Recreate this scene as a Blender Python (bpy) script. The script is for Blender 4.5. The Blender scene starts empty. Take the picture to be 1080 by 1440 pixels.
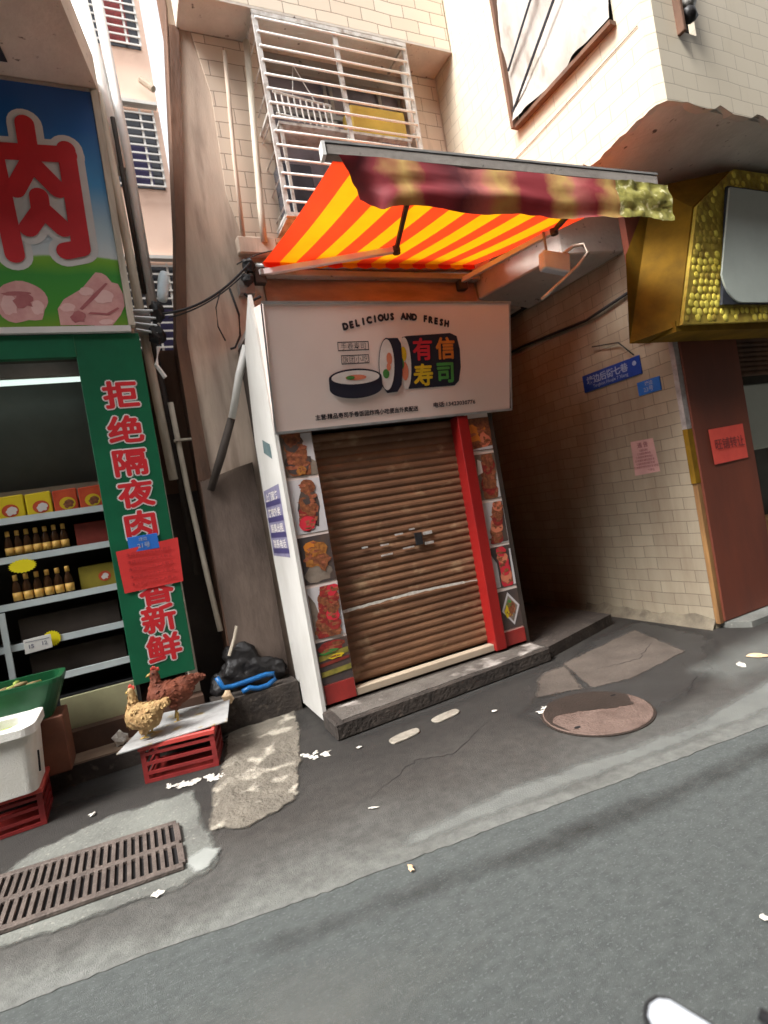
import bpy, bmesh, math, random
from mathutils import Vector, Matrix, noise
random.seed(7)
S = bpy.context.scene
COL = S.collection
rad = math.radians

# ------------------------------------------------------------------ materials
def mat(name, c, c2=None, scale=6.0, rough=.7, bump=0.0, bscale=None, stretch=(1, 1, 1), lo=.35, hi=.7, metal=0.0,
        c3=None, scale3=30.0, lo3=.6, hi3=.75, spec=.4, transl=0.0, detail=6.0):
    m = bpy.data.materials.new(name); m.use_nodes = True
    nt = m.node_tree; N = nt.nodes; L = nt.links
    bs = N['Principled BSDF']; out = N['Material Output']
    bs.inputs['Roughness'].default_value = rough
    bs.inputs['Metallic'].default_value = metal
    bs.inputs['Specular IOR Level'].default_value = spec
    tc = N.new('ShaderNodeTexCoord'); mp = N.new('ShaderNodeMapping')
    mp.inputs['Scale'].default_value = stretch
    L.new(tc.outputs['Object'], mp.inputs['Vector'])
    c = tuple(c) + (1,)
    if c2 is None: c2 = tuple(x * .78 for x in c[:3])
    c2 = tuple(c2) + (1,)
    n = N.new('ShaderNodeTexNoise'); n.inputs['Scale'].default_value = scale; n.inputs['Detail'].default_value = detail
    n.inputs['Roughness'].default_value = .62
    L.new(mp.outputs['Vector'], n.inputs['Vector'])
    r = N.new('ShaderNodeMapRange'); r.inputs['From Min'].default_value = lo; r.inputs['From Max'].default_value = hi
    L.new(n.outputs['Fac'], r.inputs['Value'])
    mx = N.new('ShaderNodeMix'); mx.data_type = 'RGBA'
    mx.inputs['A'].default_value = c; mx.inputs['B'].default_value = c2
    L.new(r.outputs['Result'], mx.inputs['Factor'])
    col = mx.outputs['Result']
    if c3 is not None:
        n3 = N.new('ShaderNodeTexNoise'); n3.inputs['Scale'].default_value = scale3; n3.inputs['Detail'].default_value = 4
        L.new(mp.outputs['Vector'], n3.inputs['Vector'])
        r3 = N.new('ShaderNodeMapRange'); r3.inputs['From Min'].default_value = lo3; r3.inputs['From Max'].default_value = hi3
        L.new(n3.outputs['Fac'], r3.inputs['Value'])
        m3 = N.new('ShaderNodeMix'); m3.data_type = 'RGBA'
        L.new(r3.outputs['Result'], m3.inputs['Factor']); L.new(col, m3.inputs['A'])
        m3.inputs['B'].default_value = tuple(c3) + (1,)
        col = m3.outputs['Result']
    L.new(col, bs.inputs['Base Color'])
    if bump:
        nb = N.new('ShaderNodeTexNoise'); nb.inputs['Scale'].default_value = bscale or scale * 5; nb.inputs['Detail'].default_value = 8
        L.new(mp.outputs['Vector'], nb.inputs['Vector'])
        b = N.new('ShaderNodeBump'); b.inputs['Strength'].default_value = bump; b.inputs['Distance'].default_value = .02
        L.new(nb.outputs['Fac'], b.inputs['Height']); L.new(b.outputs['Normal'], bs.inputs['Normal'])
    if transl:
        t = N.new('ShaderNodeBsdfTranslucent'); L.new(col, t.inputs['Color'])
        ms = N.new('ShaderNodeMixShader'); ms.inputs['Fac'].default_value = transl
        L.new(bs.outputs[0], ms.inputs[1]); L.new(t.outputs[0], ms.inputs[2]); L.new(ms.outputs[0], out.inputs['Surface'])
    m['col'] = 1
    return m

def tile_mat(name, c1, c2, grout, w=.24, h=.105, dirt=(.25, .19, .13), dlo=.55, dhi=.8, skew=0.0, rough=.45, msize=.004):
    m = bpy.data.materials.new(name); m.use_nodes = True
    nt = m.node_tree; N = nt.nodes; L = nt.links; bs = N['Principled BSDF']
    tc = N.new('ShaderNodeTexCoord'); sx = N.new('ShaderNodeSeparateXYZ'); L.new(tc.outputs['Object'], sx.inputs[0])
    nw = N.new('ShaderNodeTexNoise'); nw.inputs['Scale'].default_value = 1.7; L.new(tc.outputs['Object'], nw.inputs['Vector'])
    a = N.new('ShaderNodeMath'); a.operation = 'ADD'; L.new(sx.outputs['X'], a.inputs[0]); L.new(sx.outputs['Y'], a.inputs[1])
    z = N.new('ShaderNodeMath'); z.operation = 'MULTIPLY_ADD'; L.new(nw.outputs['Fac'], z.inputs[0]); z.inputs[1].default_value = .05
    L.new(sx.outputs['Z'], z.inputs[2])
    cb = N.new('ShaderNodeCombineXYZ'); L.new(a.outputs[0], cb.inputs['X']); L.new(z.outputs[0], cb.inputs['Y'])
    br = N.new('ShaderNodeTexBrick'); L.new(cb.outputs[0], br.inputs['Vector'])
    br.inputs['Scale'].default_value = 1.0; br.inputs['Brick Width'].default_value = w; br.inputs['Row Height'].default_value = h
    br.inputs['Mortar Size'].default_value = msize; br.inputs['Mortar Smooth'].default_value = .3
    br.inputs['Color1'].default_value = tuple(c1) + (1,); br.inputs['Color2'].default_value = tuple(c2) + (1,)
    br.inputs['Mortar'].default_value = tuple(grout) + (1,)
    # uneven grime on the joints and stains
    n = N.new('ShaderNodeTexNoise'); n.inputs['Scale'].default_value = 1.6; n.inputs['Detail'].default_value = 8; n.inputs['Roughness'].default_value = .7
    mp = N.new('ShaderNodeMapping'); mp.inputs['Scale'].default_value = (2.6, 2.6, .45)
    L.new(tc.outputs['Object'], mp.inputs['Vector']); L.new(mp.outputs[0], n.inputs['Vector'])
    r = N.new('ShaderNodeMapRange'); r.inputs['From Min'].default_value = dlo; r.inputs['From Max'].default_value = dhi; r.inputs['To Max'].default_value = .75
    L.new(n.outputs['Fac'], r.inputs['Value'])
    mx = N.new('ShaderNodeMix'); mx.data_type = 'RGBA'; L.new(r.outputs[0], mx.inputs['Factor']); L.new(br.outputs['Color'], mx.inputs['A'])
    mx.inputs['B'].default_value = tuple(dirt) + (1,)
    L.new(mx.outputs['Result'], bs.inputs['Base Color'])
    bs.inputs['Roughness'].default_value = rough; bs.inputs['Specular IOR Level'].default_value = .35
    iv = N.new('ShaderNodeMath'); iv.operation = 'SUBTRACT'; iv.inputs[0].default_value = 1; L.new(br.outputs['Fac'], iv.inputs[1])
    b = N.new('ShaderNodeBump'); b.inputs['Strength'].default_value = .5; b.inputs['Distance'].default_value = .01
    L.new(iv.outputs[0], b.inputs['Height']); L.new(b.outputs[0], bs.inputs['Normal'])
    return m

def ramp_mat(name, axis, a, b, stops, rough=.5, transl=0, interp='LINEAR', wob=0, wscale=4):
    """printed or woven colours that run along one axis of the thing itself"""
    m = bpy.data.materials.new(name); m.use_nodes = True
    nt = m.node_tree; N = nt.nodes; L = nt.links; bs = N['Principled BSDF']; out = N['Material Output']
    tc = N.new('ShaderNodeTexCoord'); sx = N.new('ShaderNodeSeparateXYZ'); L.new(tc.outputs['Object'], sx.inputs[0])
    src = sx.outputs[axis]
    if wob:
        nn = N.new('ShaderNodeTexNoise'); nn.inputs['Scale'].default_value = wscale; nn.inputs['Detail'].default_value = 5
        L.new(tc.outputs['Object'], nn.inputs['Vector'])
        ad = N.new('ShaderNodeMath'); ad.operation = 'MULTIPLY_ADD'; L.new(nn.outputs['Fac'], ad.inputs[0]); ad.inputs[1].default_value = wob
        L.new(src, ad.inputs[2]); src = ad.outputs[0]
    r = N.new('ShaderNodeMapRange'); r.inputs['From Min'].default_value = a; r.inputs['From Max'].default_value = b
    L.new(src, r.inputs['Value'])
    cr = N.new('ShaderNodeValToRGB'); cr.color_ramp.interpolation = interp
    while len(cr.color_ramp.elements) > 1: cr.color_ramp.elements.remove(cr.color_ramp.elements[0])
    cr.color_ramp.elements[0].position = stops[0][0]; cr.color_ramp.elements[0].color = tuple(stops[0][1]) + (1,)
    for p, c in stops[1:]:
        e = cr.color_ramp.elements.new(p); e.color = tuple(c) + (1,)
    L.new(r.outputs[0], cr.inputs['Fac']); L.new(cr.outputs['Color'], bs.inputs['Base Color'])
    bs.inputs['Roughness'].default_value = rough
    if transl:
        t = N.new('ShaderNodeBsdfTranslucent'); L.new(cr.outputs['Color'], t.inputs['Color'])
        ms = N.new('ShaderNodeMixShader'); ms.inputs['Fac'].default_value = transl
        L.new(bs.outputs[0], ms.inputs[1]); L.new(t.outputs[0], ms.inputs[2]); L.new(ms.outputs[0], out.inputs['Surface'])
    return m

def emit_mat(name, c, s):
    m = bpy.data.materials.new(name); m.use_nodes = True; bs = m.node_tree.nodes['Principled BSDF']
    bs.inputs['Base Color'].default_value = (.8, .8, .8, 1)
    bs.inputs['Emission Color'].default_value = tuple(c) + (1,); bs.inputs['Emission Strength'].default_value = s
    return m

M = {}
M['asphalt'] = mat('asphalt', (.138, .150, .144), (.085, .095, .091), 22, .8, .7, 420, stretch=(.8, 1.25, 1), c3=(.17, .185, .178), scale3=95, lo3=.56, hi3=.68, spec=.3, lo=.28, hi=.72, detail=14)
M['pavement'] = mat('pavement', (.085, .078, .068), (.045, .038, .032), 1.6, .8, .4, 60, c3=(.13, .125, .115), scale3=90, lo3=.6, hi3=.75, lo=.3, hi=.65)
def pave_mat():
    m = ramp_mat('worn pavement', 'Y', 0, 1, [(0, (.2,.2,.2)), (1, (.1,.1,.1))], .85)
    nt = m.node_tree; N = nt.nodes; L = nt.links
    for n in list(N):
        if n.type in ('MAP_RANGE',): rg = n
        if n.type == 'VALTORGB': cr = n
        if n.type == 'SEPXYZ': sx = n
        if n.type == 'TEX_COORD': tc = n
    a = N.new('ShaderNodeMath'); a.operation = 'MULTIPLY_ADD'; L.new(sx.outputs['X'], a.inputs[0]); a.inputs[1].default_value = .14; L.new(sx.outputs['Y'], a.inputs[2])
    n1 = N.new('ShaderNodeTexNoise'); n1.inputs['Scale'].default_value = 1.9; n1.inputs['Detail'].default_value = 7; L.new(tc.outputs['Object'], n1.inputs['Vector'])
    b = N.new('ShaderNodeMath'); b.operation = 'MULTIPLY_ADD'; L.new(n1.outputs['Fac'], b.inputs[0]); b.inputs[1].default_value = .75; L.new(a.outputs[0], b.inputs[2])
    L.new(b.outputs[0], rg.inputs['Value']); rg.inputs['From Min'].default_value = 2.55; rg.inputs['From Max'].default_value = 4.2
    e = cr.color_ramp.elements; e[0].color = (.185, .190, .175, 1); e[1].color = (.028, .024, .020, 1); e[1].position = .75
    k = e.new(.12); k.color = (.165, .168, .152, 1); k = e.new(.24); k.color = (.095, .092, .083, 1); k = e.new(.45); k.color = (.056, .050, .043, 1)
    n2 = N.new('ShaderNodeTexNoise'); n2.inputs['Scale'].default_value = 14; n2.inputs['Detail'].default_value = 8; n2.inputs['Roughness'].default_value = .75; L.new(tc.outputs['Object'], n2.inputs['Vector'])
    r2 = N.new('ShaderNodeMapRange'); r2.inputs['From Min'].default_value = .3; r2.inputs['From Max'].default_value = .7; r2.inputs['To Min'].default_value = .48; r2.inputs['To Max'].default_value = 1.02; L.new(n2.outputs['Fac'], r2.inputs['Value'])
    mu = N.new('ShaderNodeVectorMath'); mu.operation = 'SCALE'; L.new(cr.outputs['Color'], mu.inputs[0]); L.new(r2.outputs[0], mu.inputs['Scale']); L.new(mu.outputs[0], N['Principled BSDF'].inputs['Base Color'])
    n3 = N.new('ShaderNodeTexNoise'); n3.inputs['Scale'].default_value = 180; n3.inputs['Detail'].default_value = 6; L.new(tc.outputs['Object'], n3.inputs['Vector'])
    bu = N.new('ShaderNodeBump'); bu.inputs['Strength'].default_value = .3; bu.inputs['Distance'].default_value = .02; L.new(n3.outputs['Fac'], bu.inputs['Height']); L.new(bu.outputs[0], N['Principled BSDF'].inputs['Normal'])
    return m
M['gutter'] = mat('gutter concrete', (.185, .190, .172), (.100, .100, .090), 2.2, .85, .3, 70, c3=(.24, .235, .21), scale3=60)
M['apron'] = mat('apron concrete', (.165, .170, .150), (.10, .10, .09), 2.5, .85, .35, 40, c3=(.26, .25, .22), scale3=50)
M['patch'] = mat('rubble concrete', (.165, .145, .115), (.10, .086, .068), 4, .9, .9, 35, c3=(.38, .345, .28), scale3=5.5, lo3=.55, hi3=.66)
M['chip'] = mat('white scraps', (.68, .65, .58), (.42, .39, .34), 30, .8)
M['stone'] = mat('pale stone', (.30, .27, .22), (.17, .15, .12), 12, .85, .4)
M['kerb'] = mat('kerb', (.055, .043, .035), (.024, .019, .016), 5, .85, .5, 40, c3=(.10, .08, .065), scale3=18)
M['steptop'] = mat('step top', (.13, .115, .10), (.06, .05, .042), 4, .8, .5, 40, c3=(.34, .31, .28), scale3=3.5, lo3=.60, hi3=.70)
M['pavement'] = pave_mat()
M['tile'] = tile_mat('cream tiles', (.345, .295, .215), (.29, .245, .18), (.155, .125, .09), .24, .105, dirt=(.17, .12, .08), dlo=.42, dhi=.85, msize=.003)
M['tile_b'] = tile_mat('bay tiles', (.62, .55, .43), (.59, .52, .40), (.40, .34, .26), .24, .11, dirt=(.44, .36, .26), dlo=.6, dhi=.95, msize=.003)
M['tile_f'] = tile_mat('front tiles', (.66, .54, .43), (.58, .47, .37), (.27, .20, .15), .30, .135, dlo=.58, dhi=.85)
M['tile_band'] = tile_mat('band tiles', (.74, .66, .54), (.68, .58, .46), (.28, .21, .15), .30, .12, dlo=.6, dhi=.9)
M['plaster'] = mat('pink plaster', (.60, .48, .38), (.38, .29, .23), 1.6, .9, .15, 40, stretch=(3.0, 3.0, .5), c3=(.20, .145, .11), scale3=2.6, lo3=.52, hi3=.78)
M['soffit'] = mat('stained soffit', (.58, .53, .47), (.40, .355, .31), 1.8, .9, .25, 30, c3=(.09, .07, .06), scale3=16, lo3=.66, hi3=.74)
M['soffit2'] = mat('grey beam', (.30, .27, .24), (.20, .175, .155), 2.2, .9, .2, 30, c3=(.07, .06, .05), scale3=18, lo3=.66, hi3=.72)
M['brown'] = mat('rust brown', (.17, .085, .05), (.08, .045, .03), 4, .8, .4, 30, stretch=(1, 1, .3))
M['darkbrown'] = mat('dark brown', (.05, .036, .028), (.025, .018, .014), 3, .75)
M['darkbase'] = mat('dark base wall', (.085, .062, .050), (.035, .026, .022), 1.6, .85, .3, 20, stretch=(1, 1, .6))
M['black'] = mat('black', (.018, .018, .02), (.010, .010, .011), 8, .55)
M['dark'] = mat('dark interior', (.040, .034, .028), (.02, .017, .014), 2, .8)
M['white'] = mat('white paint', (.78, .77, .74), (.60, .585, .55), 3, .5, .05)
M['panelwhite'] = mat('white panel', (.60, .585, .55), (.44, .42, .385), 2.0, .45, .1, 30, stretch=(1, 1, .5), lo=.4, hi=.8, c3=(.40, .37, .33), scale3=9, lo3=.70, hi3=.8)
M['signwhite'] = mat('sign white', (.80, .67, .61), (.74, .61, .55), 1.2, .4)
M['alum'] = mat('aluminium', (.55, .55, .54), (.36, .35, .34), 8, .35, metal=.6)
M['bars'] = mat('steel bars', (.62, .60, .57), (.30, .24, .20), 14, .45, metal=.3, lo=.45, hi=.7)
M['pipe'] = mat('white pipe', (.86, .85, .82), (.74, .71, .66), 3, .45)
M['beige'] = mat('beige pipe', (.62, .56, .46), (.36, .30, .23), 3.5, .65, .2, stretch=(3, 3, .5))
M['shutter'] = mat('brown shutter', (.215, .108, .056), (.125, .060, .033), 2.6, .6, .15, 30, stretch=(1, 1, 1.6), c3=(.36, .24, .14), scale3=6, lo3=.58, hi3=.78, metal=.15)
M['red'] = mat('red trim', (.27, .010, .008), (.20, .008, .008), 2, .4)
M['dullred'] = mat('dull red', (.30, .025, .02), (.17, .018, .015), 6, .6)
M['redpaper'] = mat('red paper', (.62, .035, .03), (.52, .025, .025), 4, .75)
M['coral'] = mat('coral paper', (.70, .085, .055), (.58, .06, .045), 5, .8)
M['pinkpaper'] = mat('pink paper', (.60, .36, .33), (.50, .29, .27), 6, .85)
M['ink'] = mat('black ink', (.022, .016, .022), (.028, .02, .024), 6, .5)
M['redink'] = mat('dark red ink', (.14, .02, .02), (.2, .03, .03), 20, .7)
M['pinkink'] = mat('faded ink', (.25, .10, .11), (.33, .16, .16), 20, .7)
M['letterred'] = mat('letter red', (.56, .022, .028), (.45, .018, .024), 3, .45)
M['letterwhite'] = mat('letter white', (.66, .62, .60), (.55, .52, .50), 3, .5)
M['green'] = mat('green board', (.006, .110, .048), (.005, .080, .036), 2.5, .4)
M['green2'] = mat('green tub plastic', (.010, .10, .035), (.006, .06, .022), 5, .4)
M['maroon'] = mat('maroon board', (.165, .040, .020), (.090, .025, .015), 2.0, .55, .05, stretch=(1, 1, .3))
M['orange'] = mat('orange board', (.26, .14, .010), (.10, .055, .006), 2.5, .8, spec=.15)
M['wood'] = mat('worn wood', (.32, .17, .06), (.13, .06, .025), 5, .7, .2, stretch=(3, 3, .4))
M['yellowtile'] = mat('yellow mosaic', (.86, .74, .12), (.66, .50, .05), 9, .7, .2)
M['gold'] = mat('gold foam', (.50, .38, .05), (.26, .16, .02), 12, .8, .1)
M['glassgrey'] = mat('pale mirror sheet', (.50, .55, .50), (.42, .46, .42), 2, .25)
M['bluesign'] = mat('blue sign', (.012, .045, .27), (.010, .035, .2), 6, .4)
M['bluesign2'] = mat('blue plate', (.03, .16, .55), (.025, .12, .45), 6, .4)
M['bluetext'] = mat('blue sign text', (.30, .36, .52), (.2, .26, .42), 20, .5)
M['purple'] = mat('notice purple', (.05, .04, .13), (.035, .03, .09), 8, .6)
M['lilac'] = mat('notice lilac', (.22, .20, .30), (.15, .14, .22), 12, .6)
M['crate'] = mat('red crate', (.27, .028, .026), (.17, .018, .018), 7, .45)
M['foam'] = mat('styrofoam', (.80, .79, .74), (.62, .60, .53), 3, .8, .25, 120)
M['board'] = mat('grey board', (.42, .42, .41), (.22, .21, .20), 5, .6, .3, c3=(.35, .26, .12), scale3=9, lo3=.6, hi3=.7)
M['hen_brown'] = mat('brown feathers', (.17, .045, .020), (.09, .024, .012), 8, .8, .4, 60)
M['hen_gold'] = mat('golden feathers', (.42, .28, .12), (.27, .14, .055), 8, .8, .4, 60, c3=(.62, .46, .24), scale3=9, lo3=.55, hi3=.7)
M['hen_tip_gold'] = mat('pale feather tips', (.50, .34, .15), (.38, .23, .09), 20, .7)
M['hen_tip_brown'] = mat('dark feather tips', (.17, .042, .018), (.11, .027, .013), 20, .7)
M['comb'] = mat('comb red', (.52, .06, .04), None, 8, .5)
M['beak'] = mat('beak yellow', (.55, .36, .10), None, 8, .5)
M['blueplastic'] = mat('blue plastic', (.01, .12, .34), (.01, .08, .24), 6, .35)
M['bag'] = mat('black bag', (.014, .012, .012), (.007, .006, .006), 5, .5, 1.0, 9)
M['cream'] = mat('cream scrap', (.72, .53, .34), (.50, .34, .20), 20, .8)
M['yellow'] = mat('yellow print', (.78, .60, .02), (.68, .50, .02), 4, .5)
M['star'] = mat('yellow card', (.86, .74, .01), (.8, .66, .01), 4, .6)
M['packred'] = mat('red orange pack', (.60, .09, .03), (.45, .05, .02), 10, .5)
M['oldred'] = mat('dim red carton', (.24, .035, .02), (.14, .02, .015), 5, .6)
M['oldyellow'] = mat('dim yellow carton', (.34, .27, .03), (.22, .17, .02), 5, .6)
M['bottle'] = mat('soy bottle', (.05, .022, .008), (.03, .012, .006), 6, .2)
M['cap'] = mat('bottle cap', (.74, .45, .10), (.62, .34, .08), 12, .45)
M['shelf'] = mat('shelf edge', (.60, .66, .66), (.48, .54, .55), 4, .4)
M['greywall'] = mat('grey glass back', (.20, .215, .195), (.15, .16, .145), 2, .35)
M['tan'] = mat('tan back', (.42, .34, .25), (.33, .26, .19), 3, .7)
M['ytile'] = mat('yellow wall tile', (.36, .35, .20), (.27, .25, .15), 4, .5)
M['treadtan'] = mat('tan tread', (.30, .215, .15), (.18, .125, .085), 5, .7)
M['riser'] = mat('brown riser', (.11, .058, .038), (.055, .032, .022), 3, .7)
M['grate'] = mat('rusty grate', (.145, .115, .098), (.075, .058, .05), 10, .7, .4, 60, metal=.2)
M['slotblack'] = mat('drain dark', (.012, .010, .010), None, 10, .9)
M['manhole'] = mat('manhole dry', (.155, .105, .085), (.09, .058, .045), 6, .8, .6, 60)
M['wet'] = mat('wet stain', (.024, .017, .013), (.040, .028, .022), 5, .6, .3, 60)
M['slab'] = mat('brown slab', (.105, .085, .070), (.055, .044, .036), 3, .75, .3, 40)
M['pinkwall'] = mat('salmon wall', (.92, .68, .55), (.86, .61, .48), 1.2, .8, .1)
M['windark'] = mat('dark pane', (.05, .055, .07), (.03, .032, .04), 3, .2)
M['winglass'] = mat('grey pane', (.34, .31, .35), (.16, .15, .18), 2.2, .15)
M['card'] = mat('yellow carton', (.56, .38, .06), (.44, .28, .05), 4, .7)
M['plastic'] = mat('white plastic sheet', (.52, .50, .46), (.36, .33, .29), 2.2, .3, 1.0, 5, stretch=(1, 1.6, .7), c3=(.30, .27, .23), scale3=3.2, lo3=.60, hi3=.68)
M['maki'] = mat('seaweed black', (.014, .014, .03), (.02, .018, .03), 4, .5)
M['rice'] = mat('rice white', (.72, .68, .64), (.60, .54, .50), 8, .6)
M['salmon'] = mat('salmon print', (.66, .22, .12), (.58, .16, .09), 8, .6)
M['leaf'] = mat('print green', (.06, .24, .05), (.04, .16, .03), 8, .6)
M['pred'] = mat('print red', (.62, .03, .05), None, 8, .5)
M['porange'] = mat('print orange', (.66, .22, .03), None, 8, .5)
M['pyellow'] = mat('print yellow', (.70, .50, .02), None, 8, .5)
M['pgreen'] = mat('print green2', (.08, .34, .07), None, 8, .5)
M['meat1'] = mat('grilled meat', (.12, .036, .02), (.34, .12, .045), 34, .5, .2)
M['meat2'] = mat('red sausage', (.34, .035, .028), (.12, .015, .014), 30, .45)
M['meat3'] = mat('fried gold', (.44, .18, .04), (.15, .045, .012), 34, .5)
M['glaze'] = mat('glaze', (.40, .14, .07), (.22, .05, .03), 40, .4)
M['phwhite'] = mat('photo white', (.60, .57, .57), (.48, .46, .47), 3, .5)
M['phdark'] = mat('photo dark', (.045, .04, .045), (.11, .07, .05), 5, .5)
M['phbeige'] = mat('photo beige', (.26, .21, .165), (.13, .095, .075), 9, .5)
M['phgreen'] = mat('photo green', (.16, .14, .03), (.34, .28, .05), 14, .5)
M['chick'] = mat('plucked chicken', (.66, .36, .33), (.54, .24, .23), 9, .6)
M['chickdark'] = mat('chicken fold', (.34, .09, .10), (.42, .14, .14), 9, .6)
M['mirrorwhite'] = mat('white shell', (.62, .66, .70), (.40, .44, .50), 8, .15)
M['leafveg'] = mat('greens', (.35, .42, .08), (.18, .26, .05), 12, .6)
M['vegdry'] = mat('roots', (.30, .22, .10), (.14, .12, .05), 20, .7)
M['tube'] = emit_mat('lit tube', (.80, 1, .90), .28)
M['lampwhite'] = mat('lamp white', (.64, .76, .82), None, 6, .3)
M['stripes'] = None

# ------------------------------------------------------------------ mesh builder
def wloc(o):
    v = Vector((0, 0, 0))
    while o is not None: v += o.location; o = o.parent
    return v

class B:
    def __init__(s): s.v = []; s.f = []; s.m = []
    def add(s, vs, fs, m=0):
        k = len(s.v); s.v += [tuple(p) for p in vs]
        for f in fs: s.f.append([k + i for i in f]); s.m.append(m)
        return s
    def box(s, x0, x1, y0, y1, z0, z1, m=0):
        return s.add([(x0, y0, z0), (x1, y0, z0), (x1, y1, z0), (x0, y1, z0), (x0, y0, z1), (x1, y0, z1), (x1, y1, z1), (x0, y1, z1)],
                     [(0, 3, 2, 1), (4, 5, 6, 7), (0, 1, 5, 4), (1, 2, 6, 5), (2, 3, 7, 6), (3, 0, 4, 7)], m)
    def poly(s, pts, m=0): return s.add(pts, [tuple(range(len(pts)))], m)
    def prism(s, pts, vec, m=0):
        n = len(pts); vec = Vector(vec); top = [tuple(Vector(p) + vec) for p in pts]
        fs = [tuple(range(n))[::-1], tuple(range(n, 2 * n))] + [(i, (i + 1) % n, n + (i + 1) % n, n + i) for i in range(n)]
        return s.add(list(pts) + top, fs, m)
    def tube(s, pts, r, n=10, m=0):
        pts = [Vector(p) for p in pts]; rs = r if isinstance(r, (list, tuple)) else [r] * len(pts)
        vs = []; up = Vector((0, 0, 1))
        for i, p in enumerate(pts):
            a = pts[max(0, i - 1)]; b = pts[min(len(pts) - 1, i + 1)]; d = (b - a).normalized()
            u = d.cross(up); u = d.cross(Vector((1, 0, 0))) if u.length < .15 else u
            u.normalize(); w = d.cross(u)
            for k in range(n):
                t = 2 * math.pi * k / n; vs.append(p + (u * math.cos(t) + w * math.sin(t)) * rs[i])
        fs = []
        for i in range(len(pts) - 1):
            for k in range(n): fs.append((i * n + k, i * n + (k + 1) % n, (i + 1) * n + (k + 1) % n, (i + 1) * n + k))
        fs += [tuple(range(n))[::-1], tuple(range((len(pts) - 1) * n, len(pts) * n))]
        return s.add(vs, fs, m)
    def lathe(s, prof, c=(0, 0, 0), n=14, m=0):
        vs = []; fs = []
        for r, z in prof:
            for k in range(n):
                t = 2 * math.pi * k / n; vs.append((c[0] + r * math.cos(t), c[1] + r * math.sin(t), c[2] + z))
        for i in range(len(prof) - 1):
            for k in range(n): fs.append((i * n + k, i * n + (k + 1) % n, (i + 1) * n + (k + 1) % n, (i + 1) * n + k))
        fs += [tuple(range(n))[::-1], tuple(range((len(prof) - 1) * n, len(prof) * n))]
        return s.add(vs, fs, m)
    def blob(s, c, r, m=0, n=12, j=0.0, rot=None, seed=0):
        r = (r, r, r) if not isinstance(r, (tuple, list)) else r
        vs = []; fs = []; R = n // 2
        rm = rot.to_matrix() if rot else None
        for i in range(R + 1):
            ph = math.pi * i / R
            for k in range(n):
                t = 2 * math.pi * k / n
                q = Vector((math.sin(ph) * math.cos(t), math.sin(ph) * math.sin(t), math.cos(ph)))
                f = 1 + j * noise.noise(q * 1.8 + Vector((seed * 3.1, c[0] * 5, c[1] * 5)))
                q = Vector((q.x * r[0] * f, q.y * r[1] * f, q.z * r[2] * f))
                if rm: q = rm @ q
                vs.append(q + Vector(c))
        for i in range(R):
            for k in range(n): fs.append((i * n + k, (i + 1) * n + k, (i + 1) * n + (k + 1) % n, i * n + (k + 1) % n))
        return s.add(vs, fs, m)
    # flat artwork on a plane frame (O, U, V); d = distance in front of the plane
    def flat(s, pts, fr, d=.001, m=0):
        O, U, V = fr; n = U.cross(V)
        return s.poly([O + U * a + V * b + n * d for a, b in pts], m)
    def text(s, body, fr, cx, cy, size, off=0.0, d=.002, m=0, sx=1.0, sy=1.0, rot=0.0, space=1.0):
        O, U, V = fr; n = U.cross(V)
        c = bpy.data.curves.new('lettering', 'FONT'); c.body = body; c.size = size; c.offset = off; c.resolution_u = 2
        c.align_x = 'CENTER'; c.align_y = 'CENTER'; c.space_character = space
        o = bpy.data.objects.new('lettering', c); COL.objects.link(o)
        dg = bpy.context.evaluated_depsgraph_get(); me = bpy.data.meshes.new_from_object(o.evaluated_get(dg))
        if me.vertices:
            xs = [v.co.x for v in me.vertices]; ys = [v.co.y for v in me.vertices]
            mx = (min(xs) + max(xs)) / 2; my = (min(ys) + max(ys)) / 2
            vs = []
            for v in me.vertices:
                a = (v.co.x - mx) * sx; b = (v.co.y - my) * sy
                a, b = a * math.cos(rot) - b * math.sin(rot), a * math.sin(rot) + b * math.cos(rot)
                vs.append(O + U * (cx + a) + V * (cy + b) + n * d)
            s.add(vs, [tuple(p.vertices) for p in me.polygons], m)
        bpy.data.objects.remove(o); bpy.data.curves.remove(c); bpy.data.meshes.remove(me)
        return s
    def bold(s, body, fr, cx, cy, size, r, d=.002, m=0, n=8, **k):
        for i in range(n):
            a = 2 * math.pi * i / n; s.text(body, fr, cx + r * math.cos(a), cy + r * math.sin(a), size, 0, d + i * .00012, m, **k)
        return s
    def build(s, name, mats, parent=None, smooth=False, bevel=0.0, kind=None, solid=0.0):
        me = bpy.data.meshes.new(name); off = wloc(parent) if parent else Vector((0, 0, 0))
        me.from_pydata([tuple(Vector(p) - off) for p in s.v], [], s.f); 
        mats = mats if isinstance(mats, (list, tuple)) else [mats]
        for q in mats: me.materials.append(q)
        me.polygons.foreach_set('material_index', s.m)
        if smooth: me.polygons.foreach_set('use_smooth', [True] * len(me.polygons))
        me.validate(); me.update()
        if bevel:
            bm = bmesh.new(); bm.from_mesh(me)
            bmesh.ops.bevel(bm, geom=bm.edges[:], offset=bevel, segments=1, affect='EDGES', clamp_overlap=True)
            bm.to_mesh(me); bm.free()
        o = bpy.data.objects.new(name, me); COL.objects.link(o)
        if parent: o.parent = parent
        if kind: o['kind'] = kind
        return o

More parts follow.
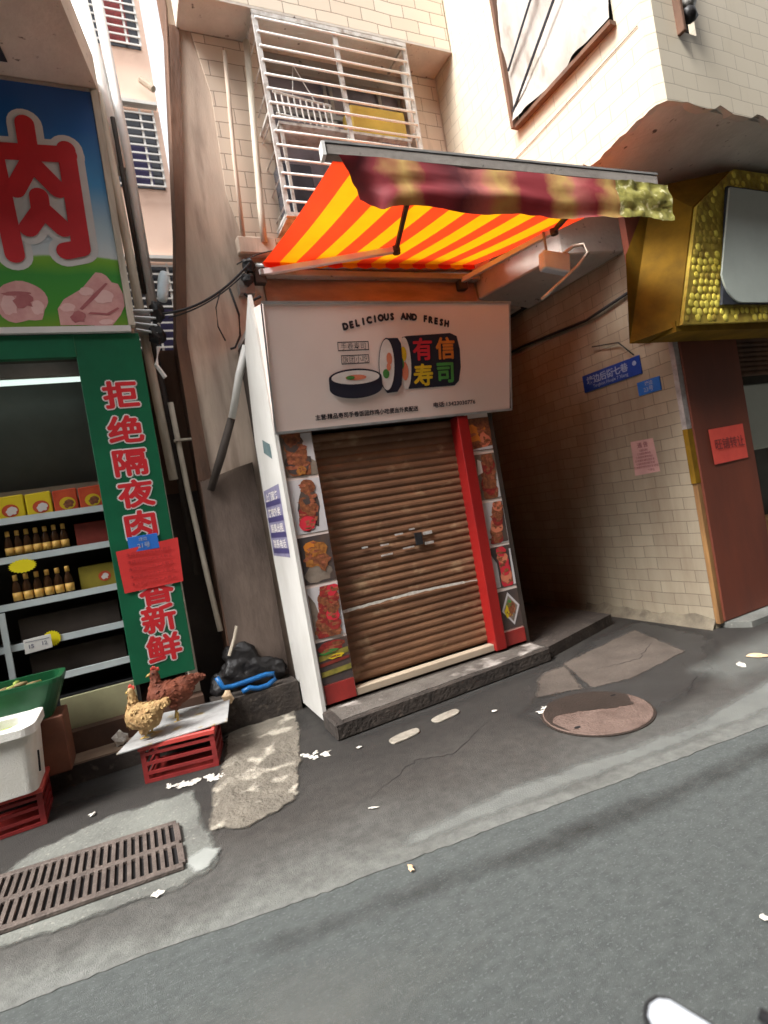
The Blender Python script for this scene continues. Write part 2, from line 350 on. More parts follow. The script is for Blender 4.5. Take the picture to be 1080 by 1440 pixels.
def disc(cx, cy, rx, ry, n=24, j=0, a0=0, seed=0):
    out = []
    for k in range(n):
        t = 2 * math.pi * k / n + a0; f = 1 + j * noise.noise(Vector((math.cos(t) * 1.7, math.sin(t) * 1.7, seed + .37)))
        out.append((cx + rx * f * math.cos(t), cy + ry * f * math.sin(t)))
    return out
def rct(x0, x1, y0, y1): return [(x0, y0), (x1, y0), (x1, y1), (x0, y1)]
def jag(pts, amp, seg=.06, close=True, seed=0, sc=9):
    out = []; n = len(pts)
    for i in range(n if close else n - 1):
        a = Vector((*pts[i], 0)); b = Vector((*pts[(i + 1) % n], 0)); k = max(1, int((b - a).length / seg))
        for q in range(k):
            p = a.lerp(b, q / k)
            out.append((p.x + amp * noise.noise(Vector((p.x * sc, p.y * sc, seed))), p.y + amp * noise.noise(Vector((p.x * sc, p.y * sc, seed + 7.7)))))
    if not close: out.append(tuple(pts[-1]))
    return out
FY = lambda y: (Vector((0, y, 0)), Vector((1, 0, 0)), Vector((0, 0, 1)))         # faces the street; coordinates are x, z
FX = lambda x: (Vector((x, 0, 0)), Vector((0, -1, 0)), Vector((0, 0, 1)))        # faces -x; coordinates are -y, z

def tag(o, label=None, cat=None, group=None, kind=None):
    if label: o['label'] = label
    if cat: o['category'] = cat
    if group: o['group'] = group
    if kind: o['kind'] = kind
    return o
def thing(name, label, cat, loc, group=None):
    o = bpy.data.objects.new(name, None); COL.objects.link(o); o.location = loc; o.empty_display_size = .1
    return tag(o, label, cat, group)
def clone(root):
    r = root.copy(); COL.objects.link(r)
    def rec(a, b):
        for ch in list(a.children):
            c = ch.copy(); COL.objects.link(c); c.parent = b; rec(ch, c)
    rec(root, r); return r

# ------------------------------------------------------------------ ground
def grid_sheet(name, outline, z, m, kind='structure'):
    b = B(); b.poly([(x, y, z) for x, y in outline]); return b.build(name, m, kind=kind)
B().poly([(-60, -60, 0), (60, -60, 0), (60, 60, 0), (-60, 60, 0)]).build('road', M['asphalt'], kind='structure')
edge = [(-9, 2.9), (-3, 2.62), (-.65, 2.39), (-.2, 2.35), (.32, 2.25), (.74, 2.19), (1.28, 2.12), (1.83, 2.04), (2.42, 1.96), (2.89, 1.90), (5, 1.70), (12, 1.4)]
je = [(x + .006 * noise.noise(Vector((x * 60, y, 3))), y + .012 * noise.noise(Vector((x * 5, 1, 1))) + .010 * noise.noise(Vector((x * 35, 1, 5)))) for x, y in jag(edge, 0, .03, False, 1, 6)]
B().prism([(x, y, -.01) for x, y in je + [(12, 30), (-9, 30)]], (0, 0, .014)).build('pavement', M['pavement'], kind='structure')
def sdist(px, py, poly):
    ins = False; d = 1e9; n = len(poly)
    for i in range(n):
        x0, y0 = poly[i]; x1, y1 = poly[(i + 1) % n]
        if (y0 > py) != (y1 > py) and px < (x1 - x0) * (py - y0) / (y1 - y0) + x0: ins = not ins
        dx, dy = x1 - x0, y1 - y0; t = max(0, min(1, ((px - x0) * dx + (py - y0) * dy) / (dx * dx + dy * dy + 1e-12)))
        d = min(d, math.hypot(px - x0 - t * dx, py - y0 - t * dy))
    return d if ins else -d
def soft_sheet(name, poly, z, m, soft=.05, wob=.09, wscale=7, step=.04, kind='structure', relief=0.0, op=1.0, parent=None):
    nt = m.node_tree; N = nt.nodes; L = nt.links
    m = m.copy(); nt = m.node_tree; N = nt.nodes; L = nt.links
    at = N.new('ShaderNodeAttribute'); at.attribute_name = 'inset'; tc = N.new('ShaderNodeTexCoord')
    n = N.new('ShaderNodeTexNoise'); n.inputs['Scale'].default_value = wscale; n.inputs['Detail'].default_value = 9; n.inputs['Roughness'].default_value = .68; L.new(tc.outputs['Object'], n.inputs['Vector'])
    a = N.new('ShaderNodeMath'); a.operation = 'MULTIPLY_ADD'; L.new(n.outputs['Fac'], a.inputs[0]); a.inputs[1].default_value = wob * 2; L.new(at.outputs['Fac'], a.inputs[2])
    g = N.new('ShaderNodeMapRange'); g.inputs['From Min'].default_value = wob; g.inputs['From Max'].default_value = wob + soft; g.inputs['To Max'].default_value = op; L.new(a.outputs[0], g.inputs['Value'])
    L.new(g.outputs[0], N['Principled BSDF'].inputs['Alpha'])
    xs = [p[0] for p in poly]; ys = [p[1] for p in poly]; mg = wob
    x0, x1, y0, y1 = min(xs) - mg, max(xs) + mg, min(ys) - mg, max(ys) + mg
    nx, ny = int((x1 - x0) / step) + 1, int((y1 - y0) / step) + 1
    vs = []; at_ = []
    for j in range(ny + 1):
        for i in range(nx + 1):
            x = x0 + (x1 - x0) * i / nx; y = y0 + (y1 - y0) * j / ny; d = sdist(x, y, poly)
            h = relief * max(0, min(1, d / .08)) * (.5 + noise.noise(Vector((x * 9, y * 9, 2))) + .5 * noise.noise(Vector((x * 25, y * 25, 4)))) if relief else 0
            vs.append((x, y, z + max(0, h))); at_.append(d)
    fs = [(j * (nx + 1) + i, j * (nx + 1) + i + 1, (j + 1) * (nx + 1) + i + 1, (j + 1) * (nx + 1) + i) for j in range(ny) for i in range(nx) if max(at_[j * (nx + 1) + i], at_[j * (nx + 1) + i + 1], at_[(j + 1) * (nx + 1) + i], at_[(j + 1) * (nx + 1) + i + 1]) > -wob * 1.05]
    me = bpy.data.meshes.new(name); me.from_pydata(vs, [], fs); me.materials.append(m)
    A = me.attributes.new('inset', 'FLOAT', 'POINT'); A.data.foreach_set('value', at_)
    if relief: me.polygons.foreach_set('use_smooth', [True] * len(me.polygons))
    bm = bmesh.new(); bm.from_mesh(me); bmesh.ops.delete(bm, geom=[v for v in bm.verts if not v.link_faces], context='VERTS'); bm.to_mesh(me); bm.free()
    o = bpy.data.objects.new(name, me); COL.objects.link(o)
    if kind: o['kind'] = kind
    return o
M['darkground'] = mat('dark ground', (.045, .043, .040), (.030, .027, .025), 3, .6, .3, 120)
M['pale'] = mat('pale scuffed road', (.17, .175, .16), (.13, .135, .125), 5, .9, .3, 120)
apron = [(-3, 3.2), (-.87, 3.35), (-.75, 3.55), (-.36, 3.67), (.12, 3.60), (.13, 3.15), (.17, 2.9), (.12, 2.70), (-.04, 2.66), (-.74, 2.75), (-3, 2.85)]
soft_sheet('concrete_apron', apron, .012, M['apron'], .035, .07, 6, .04)
soft_sheet('kerb_dark_band', [(-3, 4.0), (-.6, 3.95), (.15, 3.78), (.5, 4.2), (.95, 3.9), (1.05, 3.42), (2.0, 3.40), (3.0, 3.50), (3.0, 3.9), (1.0, 3.9), (1.0, 4.7), (-3, 4.7)], .0055, M['darkground'], .16, .14, 3, .08, op=.8)  # soft darker band along the kerbs and the step foot
soft_sheet('road_stain', [(.1, 2.17), (1.0, 2.02), (1.9, 1.90), (3.2, 1.78), (5, 1.65), (5, 1.5), (2.6, 1.66), (1.5, 1.78), (.2, 2.02)], .0035, M['darkground'], .10, .09, 3, .06, op=.5)
soft_sheet('road_scuff', [(-.6, 1.95), (-.1, 2.05), (.5, 1.90), (.9, 1.6), (.2, 1.35), (-.5, 1.5)], .0045, M['pale'], .25, .20, 3, .08, op=.5)
soft_sheet('pale_strip', [(.9, 2.35), (1.5, 2.36), (2.6, 2.18), (3.4, 2.25), (4.4, 2.3), (4.6, 1.95), (3.0, 1.97), (2.0, 2.09), (1.2, 2.19), (.8, 2.24)], .0058, M['pale'], .06, .06, 6, .05, op=.9)
soft_sheet('pale_dust', [(3.3, 2.75), (4.3, 2.85), (6, 2.7), (6, 2.2), (3.2, 2.25)], .0066, M['pale'], .2, .15, 4, .08, op=.6)
soft_sheet('paint_splash', [(-.01, 2.86), (.10, 2.90), (.17, 2.84), (.10, 2.72), (.02, 2.70)], .0185, mat('pale splash', (.30, .31, .29), (.22, .23, .21), 6, .8), .02, .03, 12, .02)
# drain grate
t = thing('drain_grate', 'long rusty drain grate with two rows of slots in the pavement', 'drain grate', (-.6, 3.03, .013))
gx0, gx1 = -1.55, -.01
def gy(x, k): return (3.24 - .09 * (x / .72) * 0 + (.10 * (-x) / .7)) if k else (2.795 + .075 * (-x) / .7)
b = B(); b.poly([(gx0, gy(gx0, 0), .016), (gx1, gy(gx1, 0), .016), (gx1, gy(gx1, 1), .016), (gx0, gy(gx0, 1), .016)]).build('pit_dark_sheet', M['slotblack'], t)  # flat black sheet standing in for the shade inside the drain
def strip(b, x0, x1, fa, fb, z0, z1):
    q = lambda x, f: gy(x, 0) * (1 - f) + gy(x, 1) * f
    b.prism([(x0, q(x0, fa), z0), (x1, q(x1, fa), z0), (x1, q(x1, fb), z0), (x0, q(x0, fb), z0)], (0, 0, z1 - z0))
fr = B()
strip(fr, gx0, gx1, -.03, .05, .014, .034); strip(fr, gx0, gx1, .455, .535, .014, .034); strip(fr, gx0, gx1, .95, 1.03, .014, .034)
strip(fr, gx1 - .018, gx1 + .012, .05, .455, .014, .034); strip(fr, gx1 - .018, gx1 + .012, .535, .95, .014, .034)
fr.build('grate_frame', M['grate'], t, bevel=.003)
br = B(); k = gx1 - .05
while k > gx0:
    strip(br, k - .009, k + .009, .05, .455, .016, .031); strip(br, k - .009, k + .009, .535, .95, .016, .031); k -= .036
br.build('grate_bars', M['grate'], t)
# patches, slab, manhole
def chunk(name, label, cat, outline, z0, z1, m, group=None, jg=.02, seed=0, seg=.04, bevel=.004):
    cx = sum(p[0] for p in outline) / len(outline); cy = sum(p[1] for p in outline) / len(outline)
    b = B(); b.prism([(x, y, z0) for x, y in (jag(outline, jg, seg, True, seed, 14) if jg else outline)], (0, 0, z1 - z0))
    me = b.build(name, m, bevel=bevel); return tag(me, label, cat, group)
pt = [(.50, 4.40), (.96, 4.40), (.92, 4.1), (.86, 3.85), (.74, 3.45), (.60, 3.02), (.30, 2.93), (.13, 3.05), (.20, 3.49), (.36, 3.97), (.42, 4.36)]
o = soft_sheet('rubble_patch', pt, .0135, M['patch'], .02, .055, 9, .014, None, .009)
tag(o, 'rough crumbling concrete patch on the pavement between the crate and the kiosk step', 'concrete patch')
tag(soft_sheet('concrete_slab', [(2.70, 2.96), (3.0, 2.88), (3.68, 2.96), (3.97, 3.68), (2.96, 3.52)], .0085, M['slab'], .015, .035, 9, .03, None), 'flat brown concrete slab lying in front of the alley mouth', 'slab')
tag(soft_sheet('worn_slab', [(2.33, 3.12), (2.66, 2.99), (2.96, 3.48), (2.66, 3.46)], .0095, M['slab'], .03, .06, 8, .03, None), 'narrow worn slab lying along the right end of the kiosk step', 'slab')
t = thing('manhole_cover', 'round brown manhole cover, dark and wet on its far half', 'manhole cover', (2.43, 2.655, .006))
B().prism([(x, y, .006) for x, y in disc(2.43, 2.655, .325, .325, 48)], (0, 0, .012)).build('cover', M['manhole'], t, bevel=.003)
B().prism([(x, y, .007) for x, y in disc(2.43, 2.655, .338, .338, 48)], (0, 0, .004)).build('rim', M['wet'], t)
wet = [(2.43 + .318 * math.cos(a), 2.655 + .318 * math.sin(a)) for a in [rad(8 + q * 8.2) for q in range(24)]]
wet = wet + jag([(2.13, 2.73), (2.25, 2.79), (2.38, 2.70), (2.52, 2.62), (2.66, 2.56), (2.72, 2.66)], .03, .03, False, 4, 18)
B().poly([(x, y, .021) for x, y in wet]).build('wet_stain', M['wet'], t)
for a_ in (.35, .35 + math.pi): B().poly([(x, y, .0225) for x, y in disc(2.43 + .26 * math.cos(a_), 2.655 + .26 * math.sin(a_), .022, .012, 12)]).build('lifting_hole', M['slotblack'], t)
soft_sheet('dark_patch', [(2.0, 3.05), (2.2, 2.3), (2.9, 2.35), (3.5, 2.5), (4.0, 2.9), (4.2, 3.05), (4.3, 3.9), (3.6, 3.9), (3.0, 3.55), (2.6, 3.2)], .0048, M['darkground'], .14, .14, 3.5, .06, op=.9)  # soft darker ground around the manhole cover and towards the alley
def crack(pts, z, w, name='ground_crack', sd=0):
    rn = random.Random(sd); b = B(); P_ = []
    for i in range(len(pts) - 1):
        for k in range(10):
            f = k / 10; P_.append((pts[i][0] * (1 - f) + pts[i + 1][0] * f + rn.uniform(-.012, .012), pts[i][1] * (1 - f) + pts[i + 1][1] * f + rn.uniform(-.012, .012)))
    n = len(P_)
    for i in range(n - 1):
        (x0, y0), (x1, y1) = P_[i], P_[i + 1]; w0 = w * min(1, 4 * min(i, n - i) / n + .1); w1 = w * min(1, 4 * min(i + 1, n - i - 1) / n + .1)
        b.poly([(x0, y0 - w0, z), (x1, y1 - w1, z), (x1, y1 + w1, z), (x0, y0 + w0, z)])
    b.build(name, M['slotblack'], kind='structure')
crack([(.9, 2.75), (1.3, 2.95), (1.5, 2.85), (1.95, 3.1)], .0072, .0022, sd=1); crack([(2.9, 2.4), (3.3, 2.6), (3.5, 2.9)], .0076, .002, sd=2)
crack([(3.0, 3.2), (3.35, 3.12), (3.75, 3.3)], .0105, .003, sd=5)
# two pale oblong stones set into the pavement, scraps of litter
for i, (a, bb, lab) in enumerate((((1.29, 3.27), (1.50, 3.30), 'pale oblong stone in the pavement nearer the left end of the kiosk step'),
                                ((1.64, 3.34), (1.86, 3.37), 'pale oblong stone set in the pavement below the middle of the kiosk step'))):
    cx, cy = (a[0] + bb[0]) / 2, (a[1] + bb[1]) / 2
    q = [(cx + math.copysign(abs(math.cos(u)) ** .6, math.cos(u)) * .115 , cy + math.copysign(abs(math.sin(u)) ** .7, math.sin(u)) * .048 + math.cos(u) * .02) for u in [2 * math.pi * k / 20 for k in range(20)]]
    chunk('paving_stone', lab, 'stone', q, .005, .016, M['stone'], 'pale stones set in the pavement', jg=.008, seed=i + 30, seg=.02, bevel=.003)
def scraps(name, label, pts, m, n, r, z=.010, seed=0, group=None):
    random.seed(seed); b = B()
    for k in range(n):
        f = k / max(1, n - 1); x = pts[0][0] * (1 - f) + pts[1][0] * f + random.uniform(-.025, .025); y = pts[0][1] * (1 - f) + pts[1][1] * f + random.uniform(-.03, .03)
        b.blob((x, y, z + r * .10), (r * random.uniform(.5, 1.3), r * random.uniform(.4, .9), r * .14), n=10, j=1.3, seed=k + seed, rot=Matrix.Rotation(random.uniform(0, 3), 3, 'Z').to_euler())
    return tag(b.build(name, m, smooth=False), label, 'litter', group, None)
scraps('plaster_scraps', 'streak of white plaster crumbs lying in front of the red crate', ((.0, 3.76), (.30, 3.66)), M['chip'], 14, .030, .010, 1)
scraps('paper_scraps', 'torn white paper bits near the left corner of the kiosk step', ((.76, 3.52), (.91, 3.45)), M['chip'], 7, .028, .008, 2)
for i, (x, y, r, m, lab) in enumerate([(.825, 2.13, .022, 'cream', 'small orange leaf on the road just past the light gutter strip'),
        (1.62, 1.17, .018, 'chip', 'small white fleck on the road, nearest to the scooter mirror'), (2.19, 2.93, .028, 'chip', 'white scrap on the left rim of the manhole cover'),
        (2.26, 2.91, .03, 'chip', 'white crumpled scrap on the manhole cover beside the rim'), (2.0, 3.18, .02, 'chip', 'white fleck on the pavement between kiosk step and manhole cover'),
        (3.62, 2.46, .05, 'chip', 'flat white scrap on the pavement near the right edge of view'), (3.80, 2.50, .06, 'cream', 'cream paper scrap near the foot of the maroon board'),
        (-.42, 3.75, .03, 'chip', 'dull white fleck between the stacked crate and the grate'), (1.10, 3.38, .014, 'chip', 'tiny white fleck left of the two pale stones'),
        (.90, 2.62, .015, 'chip', 'tiny yellowish fleck in the middle of the pavement'), (-.12, 2.68, .025, 'chip', 'white fleck on the near edge of the grate')]):
    o = scraps('litter_scrap', lab, ((x, y), (x, y)), M[m], 1, r, .012, 50 + i, 'scraps of litter on the ground')

# ------------------------------------------------------------------ middle building with the barred window
bt = thing('tiled_building', 'tiled building with barred upper window standing behind the sushi kiosk', 'building', (2.0, 4.7, 0))
yw = 4.7
wl = B()
WX0, WX1, WZ0, WZ1 = 1.74, 3.22, 4.0, 5.74
# wall around the window niche, edge leaning at the left
wl.prism([(.60, yw, 0), (.62, yw, 3.1), (.78, yw, 4.1), (1.0, yw, 5.9), (1.02, yw, 7.5), (WX0, yw, 7.5), (WX0, yw, 0)], (0, .3, 0))
wl.box(WX0, WX1, yw, yw + .3, 0, WZ0); wl.box(WX0, WX1, yw, yw + .3, WZ1, 7.5); wl.box(WX1, 4.2, yw, yw + .3, 3.35, 7.5); wl.box(WX1, 3.05 + .5, yw, yw + .3, 3.35, 3.36)
wl.build('wall', M['plaster'], bt)
B().box(2.3, 3.10, yw + .3, 12, 0, 7.5).build('side_wall', M['darkbase'], bt)
B().box(WX1, 3.10, yw + .002, yw + .298, 0, 3.34).build('ground_wall', M['darkbase'], bt) if False else None
tf = B()
tf.prism([(1.30, yw - .012, 3.95), (1.22, yw - .012, 4.35), (1.24, yw - .012, 5.2), (1.16, yw - .012, 5.72), (WX0 - .04, yw - .012, 5.72), (WX0 - .04, yw - .012, 3.95)], (0, .010, 0))
B().box(WX1 + .04, 3.56, yw - .012, yw - .002, 3.75, 5.72).build('tile_facing', M['tile_f'], bt)
tf.build('tile_facing', M['tile_f'], bt)
B().box(1.04, 3.57, yw - .34, yw - .004, 5.76, 7.4).build('floor_band', M['tile_band'], bt, bevel=.006)
B().box(1.04, 3.57, yw - .345, yw - .005, 5.735, 5.757).build('band_underside', M['soffit'], bt)
cs = B(); cs.prism([(.585, yw - .02, 1.95), (.605, yw - .02, 3.1), (.765, yw - .02, 4.1), (.985, yw - .02, 5.75), (1.065, yw - .02, 5.75), (.84, yw - .02, 4.1), (.69, yw - .02, 3.1), (.69, yw - .02, 1.95)], (0, .017, 0))
cs.prism([(.585, yw - .019, 0), (.605, yw - .019, 3.1), (.765, yw - .019, 4.1), (.985, yw - .019, 5.9), (.985, yw - .019, 7.6), (.995, yw - .019, 7.6), (.995, yw - .019, 5.9), (.775, yw - .019, 4.1), (.615, yw - .019, 3.1), (.597, yw - .019, 0)], (0, .34, 0))
B().box(.331, .70, 4.98, 5.0, .0, 3.12).build('gap_closure', M['brown'], bt)  # closure added so the gap stays dark, with a darker lower half
B().box(.331, .70, 4.975, 4.979, .0, 1.9).build('gap_closure', M['darkbrown'], bt)
cs.build('corner_strip', M['brown'], bt)
B().prism([(.60, yw - .03, 0), (1.04, yw - .03, 0), (1.04, yw - .03, 2.05), (.90, yw - .03, 2.02), (.72, yw - .03, 1.97), (.60, yw - .03, 1.94)], (0, .026, 0)).build('base_panel', mat('brown wall base', (.17, .125, .10), (.07, .05, .04), 2.5, .9, .3, 25, stretch=(1.5, 1.5, .6)), bt)  # lower gap wall coloured darker brown than the plaster above it
B().box(1.40, 3.60, yw - .05, yw - .006, 3.06, 3.60).build('lintel', mat('awning tinted lintel', (.32, .19, .13), (.13, .075, .05), 2.2, .8, .2, 20, stretch=(.5, 1, 2)), bt)  # orange light from the awning put into the wall colour, over dirt mottling
# window behind the cage
wn = B(); wn.box(WX0, WX1, yw + .16, yw + .18, WZ0, WZ1); w0 = wn.build('window', M['winglass'], bt)
fw = B()
for x in (WX0 + .02, 2.36, 2.42, 2.95, WX1 - .04): fw.box(x, x + .035, yw + .13, yw + .158, WZ0, WZ1)
for z in (WZ0 + .01, 5.25, WZ1 - .05): fw.box(WX0, WX1, yw + .120, yw + .129, z, z + .04)
fw.build('window_frame', M['alum'], w0)
B().box(WX0 + .0, WX1, yw + .05, yw + .11, WZ1 - .16, WZ1 - .004).build('shade_box', M['soffit2'], w0)
# barred cage
cg = thing('window_cage', 'steel burglar cage of horizontal bars over the upper window', 'window cage', (2.3, 4.4, 4.0))
cf = B(); CY = 4.36
for x in (1.62, 2.33, 3.03):
    cf.box(x - .02, x + .02, CY - .012, CY + .012, 4.02, 5.71)
for x in (1.62, 3.03):
    for z in (4.04, 4.9, 5.69): cf.box(x - .012, x + .012, CY + .013, 4.69, z - .012, z + .012)
cf.box(1.60, 3.05, CY - .014, CY + .014, 5.685, 5.72); cf.box(1.60, 3.05, CY - .014, CY + .014, 4.0, 4.035)
cf.build('cage_frame', M['bars'], cg)
bars = B(); z = 4.12
while z < 5.66:
    bars.tube([(1.62, CY - .018, z), (3.03, CY - .018, z)], .0095, 8); z += .118
bars.build('bars', M['pipe'], cg, smooth=True)
sb = B(); z = 4.12
while z < 5.66:
    for x in (1.62,): sb.tube([(x, CY, z), (x, 4.69, z)], .007, 6)
    z += .236
sb.build('side_bars', M['bars'], cg)
B().box(1.60, 3.05, CY + .01, 4.68, 3.985, 3.998).build('cage_floor', M['bars'], cg)
# things kept in the cage
o = B().box(2.42, 2.98, 4.46, 4.66, 4.86, 5.14).build('cardboard_carton', M['card'], bevel=.01)
tag(o, 'yellow carton standing upright inside the window cage', 'carton')
st = thing('storage_shelf', 'dark metal shelf inside the cage under the yellow carton', 'shelf', (2.5, 4.55, 4.0))
B().box(1.70, 2.99, 4.42, 4.67, 4.835, 4.858).build('shelf_board', M['bars'], st)
q = B()
for x in (1.72, 2.34, 2.96):
    for y in (4.44, 4.65): q.box(x - .012, x + .012, y - .012, y + .012, 4.0, 4.834)
q.build('legs', M['bars'], st)
rk = thing('hanging_rack', 'white plastic clothes rack hanging behind the left cage bars', 'rack', (1.9, 4.55, 5.0))
q = B(); q.tube([(1.72, 4.5, 5.17), (2.25, 4.5, 5.12)], .010, 6); q.tube([(1.72, 4.5, 4.98), (2.25, 4.5, 4.93)], .010, 6)
for i in range(10):
    x = 1.74 + i * .055; q.tube([(x, 4.5, 5.17 - i * .005), (x + .01, 4.5, 4.95 - i * .005)], .008, 6)
q.tube([(1.9, 4.5, 5.16), (1.95, 4.5, 5.44), (2.1, 4.5, 5.14)], .005, 6)
q.build('rack_frame', M['white'], rk)
bd = B(); random.seed(5)
for i, (x, w, h, m) in enumerate([(1.80, .3, .30, 0), (2.15, .26, .22, 1), (2.5, .3, .34, 0), (2.8, .2, .5, 1)]):
    bd.box(x - w / 2, x + w / 2, 4.48, 4.64, 4.002, 4.002 + h * 1.8, m)
tag(bd.build('stored_boxes', [M['windark'], M['lilac']], bevel=.01), 'dim boxes stored on the bottom of the window cage', 'boxes')
# vertical pipes on this building
for pts, r, m, lab in (([(1.60, 4.60, 5.66), (1.535, 4.60, 4.9), (1.47, 4.60, 4.2), (1.45, 4.60, 3.9)], .028, 'beige', 'beige pipe running down beside the left side of the window cage'),
                       ([(1.40, 4.62, 5.55), (1.32, 4.62, 4.6), (1.28, 4.62, 3.92)], .018, 'plaster', 'thin wall coloured conduit left of the beige pipe'),
                       ([(3.07, 4.50, 5.62), (3.07, 4.50, 4.95)], .025, 'pipe', 'short white tube hanging at the right side of the window cage')):
    tag(B().tube(pts, r, 10, 0).build('drain_pipe', M[m], smooth=True), lab, 'pipe', 'pipes on the tiled building')
o = B().box(1.22, 1.56, 4.60, 4.69, 3.80, 3.95).build('wall_box', M['plaster'], bevel=.012); tag(o, 'small plastered box on the wall where the pipes end above the awning', 'wall box')

# ------------------------------------------------------------------ right corner building
rt = thing('corner_building', 'tiled corner building whose upper floor juts out over the alley', 'building', (4.3, 3.12, 0))
XB, YB = 3.58, 2.37
def zb(y): return 3.81 - (y - YB) / (4.7 - YB) * .16
ch = .05
up = B()
# bay side wall with window opening (y 2.62..3.66, z > 4.52)
ys = [YB + ch + i * (4.69 - YB - ch) / 46 for i in range(47)]
low = []
for i, y in enumerate(ys):
    j = .0 if i in (0, 46) else .008 * noise.noise(Vector((y * 6, 3, 1))) + .020 * noise.noise(Vector((y * 27, 3, 1))) + .12 * max(0, noise.noise(Vector((y * 9, 8, 1))) - .12)
    low.append((XB, y, zb(y) + j))
W0, W1, WZ = 2.62, 3.66, 4.52
for i in range(46):
    a, c = low[i], low[i + 1]; top = WZ if (a[1] > W0 - .03 and c[1] < W1 + .03) else 8.5
    up.add([a, c, (XB, c[1], top), (XB, a[1], top)], [(0, 1, 2, 3)])
# chamfer and street face
fx = [XB + ch + i * .07 for i in range(70)]
up.add([low[0], (XB + ch, YB, zb(YB)), (XB + ch, YB, 8.5), (XB, YB + ch, 8.5)], [(0, 1, 2, 3)])
lf = []
for i, x in enumerate(fx): lf.append((x, YB, 3.82 + (.014 * noise.noise(Vector((x * 4, 9, 2))) + .020 * noise.noise(Vector((x * 23, 9, 2))) + .12 * max(0, noise.noise(Vector((x * 7, 4, 2))) - .12) if i else -.01)))
for i in range(69):
    a, c = lf[i], lf[i + 1]; top = 4.32 if (3.86 < a[0] < 4.02) else 8.5
    up.add([a, c, (c[0], YB, top), (a[0], YB, top)], [(0, 1, 2, 3)])
up.build('upper_wall', M['tile_b'], rt)
b = B(); b.box(XB + .02, 8.4, YB + .06, 4.69, 8.3, 8.5); b.build('roof', M['soffit'], rt)
# broken lower lip
lp = B()
for i in range(46):
    a, c = low[i], low[i + 1]
    lp.add([(a[0] + .002, a[1], a[2]), (c[0] + .002, c[1], c[2]), (c[0] + .10, c[1] + .0, c[2] + .035), (a[0] + .10, a[1], a[2] + .035)], [(0, 1, 2, 3)])
for i in range(69):
    a, c = lf[i], lf[i + 1]
    lp.add([(a[0], a[1] + .002, a[2]), (c[0], c[1] + .002, c[2]), (c[0], c[1] + .10, c[2] + .03), (a[0], a[1] + .10, a[2] + .03)], [(0, 1, 2, 3)])
lp.build('broken_lip', M['soffit'], rt)
B().prism([(XB + .03, YB + .05, 3.845), (8.4, YB + .05, 3.845), (8.4, 4.69, 3.70), (XB + .03, 4.69, 3.70)], (0, 0, .25)).build('soffit', M['soffit'], rt)
bm_ = B(); bm_.prism([(3.78, 3.62, 3.40), (4.298, 3.40, 3.34), (4.298, 4.68, 3.34), (3.64, 4.68, 3.44)], (0, 0, .40)); bm_.build('beam', M['soffit'], rt, bevel=.012)
# ground floor wall along the alley
gw = B(); gw.box(4.3, 4.55, 3.13, 12, 0, 3.72); gw.build('alley_wall', M['tile'], rt)
sk = B()
for i in range(24):
    y0, y1 = 3.12 + i * .06, 3.18 + i * .06
    h0 = .10 + .05 * noise.noise(Vector((y0 * 5, 0, 0))); h1 = .10 + .05 * noise.noise(Vector((y1 * 5, 0, 0)))
    sk.add([(4.298, y0, h0), (4.298, y1, h1), (4.24, y1, .005), (4.24, y0, .005)], [(0, 1, 2, 3)])
sk.build('mortar_skirt', mat('dirty mortar', (.20, .17, .12), (.10, .082, .06), 7, .9, .5, 40), rt, smooth=True)
B().box(3.0, 4.3, 4.72, 12, 3.36, 3.5).build('alley_ceiling', M['darkbrown'], rt)
B().box(3.0, 4.4, 12.0, 12.2, 0, 3.5).build('alley_end', M['darkbrown'], rt)
# corner trims
c1 = B(); c1.box(4.285, 4.345, 3.085, 3.128, 1.70, 2.44); c1.build('corner_trim', mat('scraped white trim', (.42, .38, .36), (.20, .17, .16), 9, .7, .3), rt)
c1 = B(); c1.box(4.285, 4.350, 3.083, 3.128, 1.24, 1.698); c1.build('corner_trim', M['orange'], rt)
c1 = B(); c1.box(4.30, 4.345, 3.086, 3.128, .05, 1.238); c1.build('corner_trim', M['wood'], rt)
# shop front: maroon board, dark opening with roller shutter and screen
B().box(4.347, 5.10, 3.07, 3.128, .06, 2.46).build('maroon_board', M['maroon'], rt, bevel=.006)
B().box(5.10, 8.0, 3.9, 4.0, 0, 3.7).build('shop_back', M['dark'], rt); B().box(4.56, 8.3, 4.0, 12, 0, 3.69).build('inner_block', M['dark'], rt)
sh = B()
for i in range(9): sh.tube([(5.10, 3.22, 2.14 + i * .045), (7.0, 3.22, 2.14 + i * .045)], .026, 8)
sh.build('roller_shutter', M['brown'], rt, smooth=True)
B().box(5.10, 8.0, 3.14, 3.3, 2.54, 3.72).build('header', M['orange'], rt)
o = thing('wall_screen', 'pale grey screen inside the dark shop right of the maroon board', 'screen', (5.7, 3.4, 1.4))
B().box(5.3, 6.6, 3.36, 3.42, 1.42, 2.06).build('screen_panel', M['glassgrey'], o, bevel=.01); B().box(5.28, 6.62, 3.421, 3.5, 1.40, 2.08).build('screen_casing', M['black'], o)
B().box(5.5, 6.0, 3.5, 3.88, 0, 1.40).build('screen_stand', M['black'], o)
ct = B().box(5.16, 6.8, 3.3, 3.8, .03, .75).build('shop_counter', M['wood'], bevel=.01); tag(ct, 'low brown counter inside the dark shop at the right edge', 'counter')
